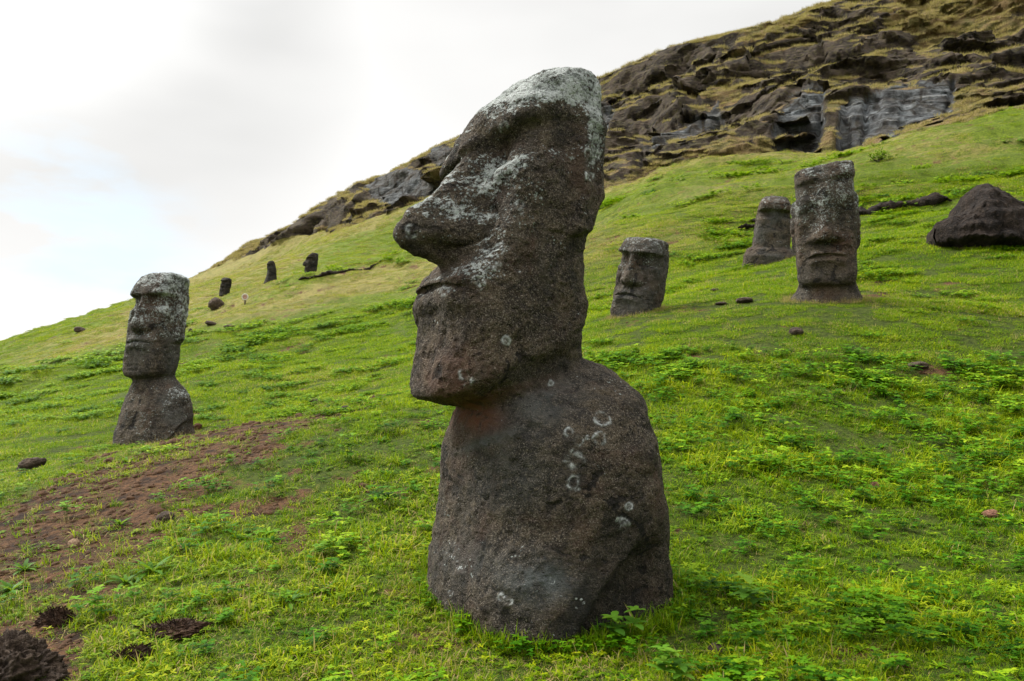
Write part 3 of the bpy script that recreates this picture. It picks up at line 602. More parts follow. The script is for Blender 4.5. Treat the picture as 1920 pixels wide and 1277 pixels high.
# hand-placed lichen rings on the big statue: pixel, radius in px
RINGS=[(1068,812,9,.7),(1085,828,11,.7),(1125,822,14,.8),(1128,786,15,1),(1076,862,18,.9),(1077,905,15,.8),(1168,985,15,.3),(1180,950,7,.4),(1102,820,5,.4),(948,640,9,.2),(870,702,10,.5),(887,712,6,.3),(877,720,8,.4),(975,384,10,.9),(976,398,6,1),(936,470,13,1),(932,500,8,.3),(902,535,10,1),(892,525,8,1),(834,547,11,.9),(1037,1083,6,.3),(940,1120,9,.5),(955,1130,7,.5),(845,1112,5,.4),(1033,720,6,.4),(946,238,10,1),(775,433,14,1),(1110,290,14,.4),(1107,330,9,.4),(1106,300,10,.3)]
def statue(key,label,nr,nc,mat,group=None,name='stone_statue'):
    M=MOAI[key]; o=fix_origin(M); V,Q,T3=moai_mesh(M,nr,nc)
    Wd=place(V,M['phi'],o,M.get('scale',1),M.get('lean',(0,0)))
    n=vnormals(Wd,nr,nc); n=np.vstack([n,[[0,0,1],[0,0,-1]]])
    h=V[:,2]; f=V[:,1]; a=V[:,0]; top_=K_top(M)
    fr=fbm(V,2.2,3,M['seed']+50)
    kA=.85 if key=='A' else .22
    L=-.75+.75*kA*sstep(.3,.8,n[:,2])+.9*kA*sstep(top_-.55,top_-.05,h+.25*fr)+.35*fr+(0 if key=='A' else .18)
    L+=.40*np.exp(-((h-1.45)/.4)**2)*sstep(.3,.6,f)
    L+=.25*sstep(1.0,1.6,h)
    L-=.5*sstep(.6,0.2,h)*sstep(-.4,.0,h)
    if key=='A':
        uu,vv=proj(Wd)
        def B_(x,y,sx,sy,r=0):
            t=math.radians(r); p=((uu-x)*math.cos(t)+(vv-y)*math.sin(t))/sx; q=(-(uu-x)*math.sin(t)+(vv-y)*math.cos(t))/sy; return np.exp(-p*p-q*q)
        L+=1.3*B_(1118,230,16,90)+1.0*B_(1000,170,110,40,-20)+.6*B_(1060,150,50,40)+.55*B_(920,330,70,40,-40)+.5*B_(840,395,80,18,10)+.5*B_(1010,300,70,14,-12)+.6*B_(880,525,50,25,-15)+.5*B_(930,470,40,60)+.35*B_(1010,380,60,50)
        L-=.8*B_(1020,240,60,35)+.4*B_(1050,600,60,120)+.9*B_(1180,1080,90,90)+.5*B_(820,480,50,25)
        L+=.5*B_(1030,1110,50,35)+.4*B_(850,1050,40,25)+.25*B_(1180,720,60,30)
        ring=np.zeros(len(V))
        for (x,y,r,gap_) in RINGS:
            d=np.hypot((uu-x),(vv-y)); d=d+r*.75*fbm(V,19,4,int(x),.6); ang=np.arctan2(vv-y,uu-x)
            rg=np.exp(-((d-r*.75)/(r*.17+.8))**2)+.5*np.exp(-(d/(r*.3))**2)*(gap_<.45)
            rg*=1-gap_*.55*(.5+.5*np.sin(ang+x))
            ring=np.maximum(ring,rg*(n[:,1]<.2)*(.1+.9*sstep(-.25,.15,fbm(V,26,3,int(x)+5))))
        rust=1.1*B_(900,780,45,28,10)+.5*B_(940,740,90,12,-18)+.25*B_(850,700,60,60)
        greyst=.45*B_(1000,760,90,50,-30)+.5*B_(905,830,60,10,-20)+.75*B_(1010,1090,75,45)+.35*B_(870,1050,60,40)+.3*B_(960,900,80,60)  # grey stone patches; the lower-belly one paints its lit part lighter
        shade_dark=1.0*sstep(1145,1060,0*uu+1100)*0
        # hollow behind the belly: its shade is painted into the stone colour
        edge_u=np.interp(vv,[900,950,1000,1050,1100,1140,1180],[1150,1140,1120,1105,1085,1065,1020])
        shade_dark=sstep(-5,6,uu-edge_u)*sstep(900,980,vv)*(1-.5*sstep(1180,1245,uu))*(.75+.25*fr)
    else:
        ring=np.zeros(len(V)); rust=.15*sstep(.1,.5,fbm(V,1.1,2,M['seed']+60)); greyst=.35*sstep(-.1,.4,fbm(V,1.3,2,M['seed']+61)); shade_dark=.0*h
        if key=='B': L+=.3+.6*sstep(.15,.6,n[:,0])*sstep(-.6,-.2,h)*sstep(.2,-.1,h)+.4*sstep(.6,.9,np.abs(a)/.55)*sstep(.7,1.,h)
        if key=='D': L+=.30*sstep(.2,1.5,h)*(1-sstep(1.75,2.1,h)); greyst*=.5
        if key in 'CD': L+=.1
        if key in 'GHI': L-=.35; shade_dark=.8+0*h  # far statues: stone colour darkened evenly to near black
    base=Vector((float(o[0]),float(o[1]),float(gz([o[0]],[o[1]])[0])))
    e=bpy.data.objects.new(name,None) if False else None
    ob=mkmesh(name,Wd-np.array(base)[None],Q,mat,attrs=dict(lich=np.clip(L,-1.2,1.6),ring=np.clip(ring,0,1),rust=np.clip(rust,0,1),greyst=np.clip(greyst,0,1),shade_dark=np.clip(shade_dark,0,1)),tris=T3)
    if key!='A' and key not in 'GHI':
        zz=gz(Wd[:,0],Wd[:,1]); m_=np.abs(Wd[:,2]-zz)<.035; FOOT.append((key,Wd[m_],n[m_]))
    ob.location=base; tag(ob,label,'statue',group); return ob,Wd,n
def K_top(M): return max(k[0] for k in M['keys'])
FOOT=[]
GR='carved stone statues standing on the hillside'
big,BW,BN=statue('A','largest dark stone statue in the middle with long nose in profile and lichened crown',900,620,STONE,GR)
statue('B','stone statue on the left with bare shoulders showing, its head against the sky',420,320,STONE_M,GR)
statue('C','leaning stone head buried to its mouth, just behind the biggest statue on its right',320,260,STONE_M,GR)
statue('D','tall stone head facing the viewer with round nose and ringed white lichen on cheeks',420,320,STONE_M,GR)
statue('E','smaller stone head with overhanging brow and no nose, half behind the front-facing head',300,240,STONE_M,GR)
statue('G','small far stone head standing above the round boulder and lowest of the three far ones',160,140,STONE_F,GR)
statue('H','small far black stone figure with flaring base, the middle one of the three far ones',160,140,STONE_F,GR)
statue('I','small far black stone head in profile, highest of the three far ones',160,140,STONE_F,GR)

# ------------------------------------------------ rocks, clods, ledges
R_DARK=plain('field_stone',(.035,.026,.020),(.085,.062,.045),7,1,.03); R_RED=plain('red_stone',(.10,.045,.028),(.20,.10,.06),9,bump=.01); R_TAN=plain('tan_stone',(.16,.10,.06),(.28,.19,.12),8,bump=.01)
HEAP=plain('crumbly_earth',(.025,.016,.011),(.070,.048,.033),9,1,.06,(.17,.13,.10)); EARTH=plain('dark_earth',(.022,.012,.008),(.06,.032,.018),6,1,.05,(.12,.07,.035)); FALLEN=plain('brown_rock',(.010,.007,.006),(.028,.019,.014),1.6,.95,.25,(.065,.045,.033)); REDEARTH=plain('red_earth',(.05,.022,.012),(.11,.05,.025),8,1,.03)
def rock_mesh(size,seed,n=40,rough=.22,flat=0,lobes=(),hf=.05):
    t=np.linspace(0,np.pi,n); p=np.linspace(0,2*np.pi,2*n,endpoint=False); T,Pp=np.meshgrid(t,p,indexing='ij')
    D=np.stack([np.sin(T)*np.cos(Pp),np.sin(T)*np.sin(Pp),np.cos(T)],-1).reshape(-1,3)
    r=1+rough*fbm(D,1.3,3,seed)+rough*.5*fbm(D,3.2,3,seed+4,.5,True)+hf*fbm(D,12,3,seed+9)
    for (d,amp,w) in lobes:
        d=np.array(d,float); d/=np.linalg.norm(d); r=r+amp*np.exp(-(1-D@d)/w)
    V=D*r[:,None]*np.array(size)[None]
    m=2*n; i=np.arange(n-1)[:,None]*m; j=np.arange(m)[None,:]
    Q=np.stack([i+j,i+m+j,i+m+(j+1)%m,i+(j+1)%m],-1).reshape(-1,4); return V,Q
def rock(name,u0,v0,wpx,hpx,label,mat,seed,cat='rock',group=None,sink=.25,depth=1.0,rough=.22,rot=0,hf=.05,n=32,Yf=None,lobes=()):
    p=hit(u0,v0) if Yf is None else Vector(pix(u0,v0,Yf))
    s=p.y/FP; w=wpx*s/2; h=hpx*s/(1+1-2*sink)*1.1
    V,Q=rock_mesh((w,w*depth,h),seed,n,rough,hf=hf,lobes=lobes)
    c,s_=math.cos(rot),math.sin(rot); V=np.stack([V[:,0]*c+V[:,2]*s_,V[:,1],-V[:,0]*s_+V[:,2]*c],-1); V[:,2]+=h*(1-2*sink)
    o=mkmesh(name,V,Q,mat); o.location=p; return tag(o,label,cat,group)
SG='loose stones lying in the grass'
rock('boulder',405,578,28,17,'rounded brown boulder below the lowest far stone head',R_DARK,3,'boulder')
rock('rock',150,622,22,8,'low dark rock alone on the slope near the left skyline',R_DARK,4,group=SG,rot=.3)
rock('rock',396,609,22,6,'flat brown stone in the grass right of the left statue, upper of two',R_DARK,5,group=SG,rot=.25)
rock('rock',431,616,20,6,'flat brown stone in the grass right of the left statue, lower of two',R_DARK,6,group=SG)
rock('rock',357,624,8,7,'little dark stone peeping out right behind the ear of the left statue',R_DARK,7,group=SG)
rock('rock',58,880,46,19,'slanting dark slab with weeds at the left edge below the left statue',R_DARK,8,group=SG,rot=-.35,sink=.15)
rock('rock',138,1026,20,14,'small tan stone on the bare red soil',R_TAN,9,group=SG)
rock('rock',311,975,30,14,'bluish dark stone sunk in grass below the bare red soil',R_DARK,10,group=SG)
rock('rock',90,1093,12,9,'pinkish pebble between green rosettes at the lower left',R_RED,11,group=SG,rot=.4)
rock('clod',370,806,16,10,'reddish clod at the foot of the left statue',REDEARTH,12,'clod',group=SG)
rock('rock',590,757,16,9,'small brown stone on the slope left of the biggest statue, left one of two',R_DARK,13,group=SG)
rock('rock',648,771,17,9,'small brown stone on the slope left of the biggest statue, right one of two',R_DARK,14,group=SG)
rock('rock',1493,627,24,12,'round dark stone in the weeds below the tall front-facing head',R_DARK,15,group=SG)
rock('rock',1340,547,16,5,'dark stone between the leaning head and the tall head, upper one',R_DARK,16,group=SG)
rock('rock',1396,567,32,8,'flat brown stone left of the base of the tall head',R_DARK,17,group=SG)
rock('rock',1352,572,20,5,'flat stone right of the leaning head, lower one',R_DARK,18,group=SG)
rock('rock',1857,971,27,13,'reddish brown stone lying on the weeds at the right edge',R_RED,19,group=SG,rot=-.2,sink=.1)
rock('rock',1640,918,16,12,'small reddish stone in the weeds, in from the right edge',R_RED,20,group=SG)
rock('rock',1697,1150,18,10,'small dark stone in the weeds at the lower right',R_DARK,21,group=SG)
rock('rock',1344,1226,28,15,'dark round stone in the grass just right of the foot of the biggest statue',R_DARK,22,group=SG)
rock('rock',1722,690,34,10,'dark lump added for a dark hole among the weeds on the right slope',R_DARK,23,group=SG)  # dark lump added where the turf has only a dark hole
CG='dark clods of torn turf'
def clod(u0,v0,wpx,hpx,label,seed,rot=0):
    p=hit(u0,v0); s=p.y/FP; w=wpx*s/2; h=hpx*s*.62; r=np.random.default_rng(seed)
    V,Q=rock_mesh((w,w*.6,h),seed,70,.45,hf=.16); c,s_=math.cos(rot),math.sin(rot); V=np.stack([V[:,0]*c+V[:,2]*s_,V[:,1],-V[:,0]*s_+V[:,2]*c],-1)
    VV=list(V); F=[]; k_=r.choice(len(V),900)
    for k in k_:
        if V[k,2]<-.1*h: continue
        d=V[k]/np.array([w,w*.6,h])*.6+r.normal(size=3)*.6; d/=np.linalg.norm(d); L=r.uniform(.015,.05); sd_=np.cross(d,r.normal(size=3)); sd_/=np.linalg.norm(sd_); b=V[k]*.97
        n0=len(VV); VV+= [b-sd_*.0016,b+sd_*.0016,b+d*L+sd_*.0006,b+d*L-sd_*.0006-np.array([0,0,.3*L])]; F.append((n0,n0+1,n0+2,n0+3))
    o=mkmesh('clod',np.array(VV),np.vstack([Q,np.array(F)]),EARTH); o.location=p; return tag(o,label,'clod',CG)
clod(330,1186,108,26,'long dark clod of torn turf at the lower left',31,-.1)
clod(245,1236,62,26,'shaggy brown clod of torn turf at the bottom, nearest to the big dirt heap',32,-.3)
clod(104,1172,56,34,'rounded dark clod of earth at the lower left edge, uphill of the dirt heap',33,0)
rock('dirt_heap',15,1290,150,62,'brown heap of crumbly earth in the bottom left corner',HEAP,34,'dirt heap',rough=.55,hf=.22,n=130,sink=.42,lobes=[((-.5,-.2,.9),.5,.06),((.5,-.3,.6),.3,.04)])
# the lying statue at the right edge
def fallen():
    Yf=21.0; s=Yf/FP; c=pix(1840,440,Yf)
    tx=[1751,1755,1775,1800,1808,1813,1822,1835,1850,1864,1876,1886,1902,1925,1960,2010,2050,2056]; ty=[428,416,405,398,390,368,352,343,341,347,358,372,378,386,392,404,428,440]
    bx=[1751,1790,1850,1920,2056]; by=[428,438,450,454,452]; dx=[1751,1765,1800,1850,1950,2040,2056]; dw=[.05,.7,1.2,1.4,1.4,.8,.05]
    n=260; x=np.linspace(1751,2056,n); T_=np.interp(x,tx,ty); Bt=np.interp(x,bx,by)+14; D=np.interp(x,dx,dw)
    m=90; th=np.linspace(0,2*np.pi,m,endpoint=False); cs,sn=np.cos(th),np.sin(th)
    kn=np.exp(-((x-1843)/34)**2)
    z=Bt[:,None]-(Bt-T_)[:,None]*(np.clip(sn,0,1)**(.75+.5*kn[:,None]))-np.clip(sn,-1,0)[None]*14
    yy=-cs[None]*D[:,None]*(1+0*sn)-.03*np.sin((z-Bt[:,None])*.28+x[:,None]*.06)
    V=np.stack([(x[:,None]-1840)*s+0*z,yy,-(z-440)*s],-1).reshape(-1,3)
    w=np.minimum(1,np.minimum(np.arange(n),n-1-np.arange(n))/12.)[:,None]*np.ones((1,m)); w=w.ravel()
    V+=w[:,None]*np.stack([.10*fbm(V,2.2,3,3),.26*fbm(V,1.1,4,5)+.15*fbm(V,2.6,4,6,.55,True),-.05+.09*fbm(V,3.0,4,7,.6)],-1)
    i=np.arange(n-1)[:,None]*m; j=np.arange(m)[None,:]; j2=(j+1)%m
    Q=np.stack([i+j,i+m+j,i+m+j2,i+j2],-1).reshape(-1,4)
    o=mkmesh('fallen_statue',V,Q[:,::-1],FALLEN); o.location=c; tag(o,'big toppled dark brown statue lying on the grass at the right edge','fallen statue')
    zz=gz(V[:,0]+c[0],V[:,1]+c[1]); q=np.abs(V[:,2]+c[2]-zz)<.05; W_=V[q]+np.array(c)[None]; FOOT.append(('F',W_,np.tile([0,-1,0.],(len(W_),1))))
fallen()
LEDGE=stone_mat('ledge_rock',.8,.1,12)
def ledge(name,pts,hpx,label,seed,group):
    """a low broken rib of rock following the ground"""
    P=[np.array(hit(x,y)) for x,y in pts]; P=np.array(P); d=np.r_[0,np.cumsum(np.linalg.norm(np.diff(P[:,:2],axis=0),axis=1))]
    n=int(max(60,min(260,d[-1]/.08))); t=np.linspace(0,d[-1],n); C=np.stack([np.interp(t,d,P[:,k]) for k in (0,1)],-1); z=gz(C[:,0],C[:,1])
    s=P[:,1].mean()/FP; H=hpx*s; th=np.linspace(0,2*np.pi,16,endpoint=False)
    T_=np.stack([t,0*t,0*t],-1); br=np.clip(.75+.8*fbm(T_,1.1/max(H*3,.3),3,seed),.55,1.6)*np.minimum(1,np.minimum(t,t[-1]-t)/(H*2)+.05)
    V=np.stack([C[:,None,0]+0*th[None],C[:,None,1]+np.cos(th)[None]*(H*1.3*br)[:,None],z[:,None]+(np.sin(th)[None]*(H*.75*br)[:,None]+.22*H)],-1).reshape(-1,3)
    V[:,2]+=fbm(V,1.1/H,4,seed+3,.65)*H*.55; V[:,1]+=fbm(V,1.3/H,3,seed+8,.6)*H*.5
    m=16; i=np.arange(n-1)[:,None]*m; j=np.arange(m)[None,:]
    Q=np.stack([i+j,i+(j+1)%m,i+m+(j+1)%m,i+m+j],-1).reshape(-1,4); b=P[0]
    o=mkmesh(name,V-b[None],Q,FALLEN,tris=np.array([[0,2,1],[0,3,2]])); o.location=b; tag(o,label,'rock ledge',group)
LG='low rock ledges breaking through the turf'
ledge('rock_ledge',[(558,526),(600,519),(650,510),(700,500),(752,489)],5,'thin dark ledge on the slope between the far heads and the big statue',41,LG)
ledge('rock_ledge',[(1600,407),(1640,400),(1680,392),(1720,388),(1785,379)],17,'long dark ledge between the tall head and the fallen statue',42,LG)
ledge('rock_ledge',[(1381,433),(1400,431),(1424,428)],14,'short dark ledge at the left of the noseless head, lower one',43,LG)
ledge('rock_ledge',[(1404,418),(1418,416),(1430,413)],13,'short dark ledge at the left of the noseless head, upper one',44,LG)
# round sign on a stump of a post
p=hit(459,572); e=bpy.data.objects.new('round_sign',None); SC.collection.objects.link(e); e.location=p; tag(e,'small round sign with pale rim on a short post on the left slope','sign')
SGM=plain('sign_paint',(.30,.17,.13),(.36,.22,.17),6,.6,.002); RIM=plain('sign_rim',(.45,.43,.38),(.55,.52,.46),8,.6,.002); WOOD=plain('wood',(.06,.045,.03),(.10,.08,.055),12,.9,.01)
s=p.y/FP
def disc(r0,r1,y0,y1,n=40):
    V=[];F=[]
    th=np.linspace(0,2*np.pi,n,endpoint=False)
    for (r,y) in ((r0,y0),(r1,y0),(r1,y1),(r0,y1)): V+= [(r*math.cos(t),y,r*math.sin(t)) for t in th]
    for a in range(4):
        b=(a+1)%4
        for i in range(n): F.append((a*n+i,a*n+(i+1)%n,b*n+(i+1)%n,b*n+i))
    return np.array(V),np.array(F)
V,F=disc(.001,5.6*s,-.012,.012); V[:,2]+=15*s; mkmesh('panel',V,F,SGM,False,parent=e)
V,F=disc(4.5*s,6.4*s,-.02,.02); V[:,2]+=15*s; mkmesh('rim',V,F,RIM,False,parent=e)
def cyl(r,h,n=10):
    th=np.linspace(0,2*np.pi,n,endpoint=False); V=[]
    for z in (-.3,h): V+=[(r*math.cos(t),.04+r*math.sin(t),z) for t in th]
    return np.array(V),np.array([(i,(i+1)%n,n+(i+1)%n,n+i) for i in range(n)])
V,F=cyl(1.6*s,11*s); mkmesh('post',V,F,WOOD,parent=e)
# a bit of broken wood sticking up and a stub on the skyline
def stick(u0,v0,pts,r,label,name='branch',cat='branch'):
    p=hit(u0,v0); s=p.y/FP; V=[];F=[]; n=7
    for k,(x,y) in enumerate(pts):
        c=np.array([x*s,0,-y*s]); rr_=r*s*(1-.6*k/(len(pts)-1))
        for i in range(n): V.append(c+rr_*np.array([math.cos(i*2*math.pi/n),math.sin(i*2*math.pi/n),.2*math.sin(i*3)]))
        if k:
            for i in range(n): F.append(((k-1)*n+i,(k-1)*n+(i+1)%n,k*n+(i+1)%n,k*n+i))
    o=mkmesh(name,np.array(V),np.array(F),WOOD); o.location=p; tag(o,label,cat)
stick(1468,307,[(2,3),(0,-1),(-3,-5),(-8,-8)],1.6,'short piece of reddish dead wood on the slope above the tall head')
# ------------------------------------------------ grass and plants
def leafstrip(V,F,bv,bw,base,dirv,up,length,width,bend,val,val2,segs=3,tip=.05,fold=0):
    """one leaf or blade: a curved tapering strip"""
    d=np.array(dirv,float); side=np.cross(d,up); 
    if np.linalg.norm(side)<1e-6: side=np.array([1,0,0.])
    side/=np.linalg.norm(side); p=np.array(base,float); v0=len(V); d=d/np.linalg.norm(d)
    for k in range(segs+1):
        t=k/segs; w=width*(1-t)**.6*(.75+.25*min(1,t*4)) if tip<.5 else width*math.sin(math.pi*min(.97,max(.06,t*.9+.07)))**.8
        if k==segs: w=max(w*.2,width*.06)
        V.append(p-side*w/2); V.append(p+side*w/2); bv+= [val,val]; bw+=[val2,val2]
        p=p+d*length/segs; d=d+np.array([0,0,-bend/segs]); d/=np.linalg.norm(d)
        if k: a=v0+2*(k-1); F.append((a,a+1,a+3,a+2))
def blade_tuft(nm,nbl,rad,hmin,hmax,w,lean,bend,mat,seed,segs=3):
    r=np.random.default_rng(seed); V=[];F=[];bv=[];bw=[]
    for _ in range(nbl):
        a=r.uniform(0,6.283); q=rad*math.sqrt(r.uniform()); b=(q*math.cos(a),q*math.sin(a),-.01)
        a2=r.uniform(0,6.283); l=r.uniform(.15,1)*lean; d=(math.cos(a2)*l,math.sin(a2)*l,1)
        leafstrip(V,F,bv,bw,b,d,(math.sin(a2+r.uniform(-.6,.6)),-math.cos(a2),.0) if False else (0,0,1.0) if l>.3 else (math.cos(a2),math.sin(a2),0),r.uniform(hmin,hmax),w*r.uniform(.6,1.3),bend*r.uniform(.3,1.6),r.uniform(),r.uniform(),segs)
    return mkmesh(nm,np.array(V),np.array(F),mat,False,dict(bv=bv,bw=bw),link=False)
def weed(nm,seed,mat,stems=7,h=.12,leaf=.045,spread=.10,lw=.5,link=False,per=5):
    r=np.random.default_rng(seed); V=[];F=[];bv=[];bw=[]
    for _ in range(stems):
        a=r.uniform(0,6.283); q=spread*math.sqrt(r.uniform()); hh=h*r.uniform(.5,1.2); c=np.array([q*math.cos(a),q*math.sin(a),0.]); t=c*(1+r.uniform(.1,.7))+np.array([0,0,hh])
        dv_=(t-c); leafstrip(V,F,bv,bw,c,dv_/np.linalg.norm(dv_),(r.uniform(-1,1),r.uniform(-1,1),.1),np.linalg.norm(dv_),.005,0,.2,.2,2)
        for tier,(zz,sc_) in enumerate(((1,.9),(.62,1.1))):
            pc=c+(t-c)*zz; m=per+int(r.integers(-1,2)); a0=r.uniform(0,6.283); val=r.uniform(.35,1) if tier==0 else r.uniform(0,.6)
            for k in range(m):
                a1=a0+6.283*k/m+r.uniform(-.25,.25); el=r.uniform(.05,.6); L=leaf*sc_*r.uniform(.7,1.2)
                leafstrip(V,F,bv,bw,pc,(math.cos(a1),math.sin(a1),el),(0,0,1),L,L*lw,.7,val+r.uniform(-.1,.1),r.uniform(0,.35),4,tip=1)
    return mkmesh(nm,np.array(V),np.array(F),mat,False,dict(bv=np.clip(bv,0,1),bw=bw),link=link)
def rosette(nm,seed,mat,n=16,L=.13,w=.022,link=False):
    r=np.random.default_rng(seed); V=[];F=[];bv=[];bw=[]
    for k in range(n):
        a=k*2.4+r.uniform(-.3,.3); el=.15+1.1*k/n
        leafstrip(V,F,bv,bw,(0,0,0),(math.cos(a),math.sin(a),el),(0,0,1),L*r.uniform(.7,1.2)*(1-.3*k/n),w*r.uniform(.8,1.2),.9,r.uniform(.2,.8),r.uniform(0,.4),5,tip=1)
    return mkmesh(nm,np.array(V),np.array(F),mat,False,dict(bv=bv,bw=bw),link=link)
M_G=leaf_mat('grass_blades',[(.010,.038,.001),(.052,.148,.002),(.175,.280,.003),(.44,.46,.008)])
M_W=leaf_mat('weed_leaves',[(.010,.050,.001),(.040,.15,.003),(.13,.29,.004),(.38,.48,.012)],trans=.4)
PEB=plain('crumb',(.042,.023,.012),(.095,.050,.025),20,1,.01)
M_D=leaf_mat('dry_blades',[(.16,.12,.05),(.26,.20,.09),(.36,.28,.14)],dry=(.28,.21,.10),trans=.3)
M_S=leaf_mat('sprig_leaves',[(.04,.12,.012),(.10,.24,.02),(.22,.36,.03)],inst=False)
M_R=leaf_mat('rosette_leaves',[(.03,.09,.008),(.07,.18,.012),(.14,.26,.03)],inst=False,rough=.4)
near=[blade_tuft(f'turf_near{i}',52,.085,.025,.065,.0052,2.4,1.9,M_G,100+i) for i in range(7)]
near+=[weed(f'low_leaf{i}',180+i,M_G,stems=5,h=.03,leaf=.028,spread=.08,lw=.35,per=4) for i in range(1)]
near+=[blade_tuft(f'turf_tall{i}',26,.06,.05,.11,.007,1.2,1.5,M_G,110+i) for i in range(2)]
mid=[blade_tuft(f'turf_mid{i}',150,.24,.03,.085,.011,1.8,1.3,M_G,120+i,2) for i in range(5)]
farT=[blade_tuft(f'turf_far{i}',170,.75,.08,.20,.035,1.3,1.2,M_G,130+i,2) for i in range(4)]
weeds_=[weed(f'weed_near{i}',140+i,M_W,stems=[6,8,5,9][i],h=[.10,.07,.15,.09][i],leaf=[.042,.03,.05,.034][i],spread=.09,lw=[.5,.6,.42,.75][i]) for i in range(4)]
roset=[rosette(f'rosette_low{i}',150+i,M_W,n=[14,18][i],L=[.10,.13][i],w=[.02,.016][i]) for i in range(2)]
weedm=[weed(f'weed_mid{i}',160+i,M_W,stems=22,h=.14,leaf=.075,spread=.30,lw=.6) for i in range(3)]
dryT=[blade_tuft(f'straw{i}',26,.09,.08,.22,.0035,.9,.9,M_D,170+i) for i in range(3)]
dryF=[blade_tuft(f'straw_far{i}',120,.8,.25,.6,.045,1.1,1.2,M_D,175+i,2) for i in range(3)]
def scatter(obname,srcs,pts,nrm,yaw,scl,idx,tint,label,cat,tilt=.75):
    n=len(pts); 
    if n==0: return
    me=bpy.data.meshes.new(obname); me.vertices.add(n); me.vertices.foreach_set('co',pts.astype(np.float32).ravel())
    z=nrm*tilt+np.array([0,0,1-tilt]); z/=np.linalg.norm(z,axis=1,keepdims=True)
    x=np.stack([np.cos(yaw),np.sin(yaw),0*yaw],-1); x-=z*(x*z).sum(1,keepdims=True); x/=np.linalg.norm(x,axis=1,keepdims=True); y=np.cross(z,x)
    # euler XYZ of the matrix with columns x,y,z
    ey=-np.arcsin(np.clip(x[:,2],-1,1)); ex=np.arctan2(y[:,2],z[:,2]); ez=np.arctan2(x[:,1],x[:,0])
    for nm,typ,key,a in (('rot','FLOAT_VECTOR','vector',np.stack([ex,ey,ez],-1)),('tint','FLOAT_VECTOR','vector',tint),('scl','FLOAT','value',scl)):
        at=me.attributes.new(nm,typ,'POINT'); at.data.foreach_set(key,a.astype(np.float32).ravel())
    at=me.attributes.new('idx','INT','POINT'); at.data.foreach_set('value',idx.astype(np.int32))
    ob=bpy.data.objects.new(obname,me); SC.collection.objects.link(ob)
    col=bpy.data.collections.new(obname+'_sources'); 
    for s_ in srcs: col.objects.link(s_)
    g=bpy.data.node_groups.new(obname,'GeometryNodeTree'); g.interface.new_socket('Geometry',in_out='INPUT',socket_type='NodeSocketGeometry'); g.interface.new_socket('Geometry',in_out='OUTPUT',socket_type='NodeSocketGeometry')
    a=g.nodes.new('NodeGroupInput'); b=g.nodes.new('NodeGroupOutput'); m2p=g.nodes.new('GeometryNodeMeshToPoints'); iop=g.nodes.new('GeometryNodeInstanceOnPoints'); ci=g.nodes.new('GeometryNodeCollectionInfo')
    ci.inputs[0].default_value=col; ci.inputs[1].default_value=True; ci.inputs[2].default_value=True; iop.inputs['Pick Instance'].default_value=True
    def na(nm,t):
        q=g.nodes.new('GeometryNodeInputNamedAttribute'); q.data_type=t; q.inputs[0].default_value=nm; return q.outputs[0]
    K=g.links.new; K(a.outputs[0],m2p.inputs[0]); K(m2p.outputs[0],iop.inputs['Points']); K(ci.outputs[0],iop.inputs['Instance'])
    K(na('idx','INT'),iop.inputs['Instance Index']); K(na('rot','FLOAT_VECTOR'),iop.inputs['Rotation']); K(na('scl','FLOAT'),iop.inputs['Scale']); K(iop.outputs[0],b.inputs[0])
    md=ob.modifiers.new('scatter','NODES'); md.node_group=g
    tag(ob,label,cat,kind='stuff'); return ob
lr=np.log(rr)
def sample(n_try,r0,r1,dens,a0=-55,a1=55):
    """random ground points; dens(r) is the number per square metre"""
    rs=np.linspace(r0,r1,400); w=dens(rs)*rs; c=np.r_[0,np.cumsum((w[1:]+w[:-1])/2*np.diff(rs))]; tot=c[-1]*math.radians(a1-a0)
    n=int(tot*n_try); r=np.interp(rng.uniform(0,c[-1],n),c,rs); a=np.radians(rng.uniform(a0,a1,n))
    fi=np.interp(r,rr,np.arange(len(rr))); fj=np.interp(a,az,np.arange(len(az)))
    i0=np.clip(fi.astype(int),0,nR-2); j0=np.clip(fj.astype(int),0,nA-2); p=(fi-i0)[:,None]; q=(fj-j0)[:,None]
    def itp(A):
        A=A if A.ndim==3 else A[...,None]
        return A[i0,j0]*(1-p)*(1-q)+A[i0+1,j0]*p*(1-q)+A[i0,j0+1]*(1-p)*q+A[i0+1,j0+1]*p*q
    return {k:(itp(A) if A.ndim==3 else itp(A)[:,0]) for k,A in TERR.items()},r
def clear(P,r=1.0):
    """false inside the foot of the big statue"""
    x=P[:,0]-.26;y=P[:,1]-5.75; c,s=math.cos(math.radians(57)),math.sin(math.radians(57)); f=-x*s-y*c; a=x*c-y*s
    return ~((np.abs(a)<.84)&(np.abs(f)<.68))
def mk(name,srcs,n_try,r0,r1,dens,keep,scl,label,cat,tintf,a0=-55,a1=55,tilt=.75,lift=0):
    S,r=sample(n_try,r0,r1,dens,a0,a1); nf=fbm(S['P'],3.0,2,201); nl=fbm(S['P'],.45,3,203)
    k=(rng.uniform(size=len(r))<keep(S,r,nf,nl))&clear(S['P']); 
    S={q:A[k] for q,A in S.items()}; r=r[k]; n=len(r); nf=nf[k]; nl=nl[k]
    P=S['P'].copy(); P[:,2]+=lift
    return scatter(name,srcs,P,S['N'],rng.uniform(0,6.283,n),scl(S,r,nf,nl)*rng.uniform(.75,1.25,n),rng.integers(0,len(srcs),n),tintf(S,r,nf,nl,n),label,cat,tilt)
def tg(S,r,nf,nl,n):
    d=np.clip(S['dry']*.8-.06+.12*rng.normal(size=n)+.15*np.clip(S['soil'],0,1),0,1); lush=np.clip(.5+.6*nl+.45*nf+.2*rng.normal(size=n),0,1)
    return np.stack([d,lush,np.clip(1-.35*np.clip(S['soil'],0,1)*rng.uniform(0,1,n),0,1)],-1)
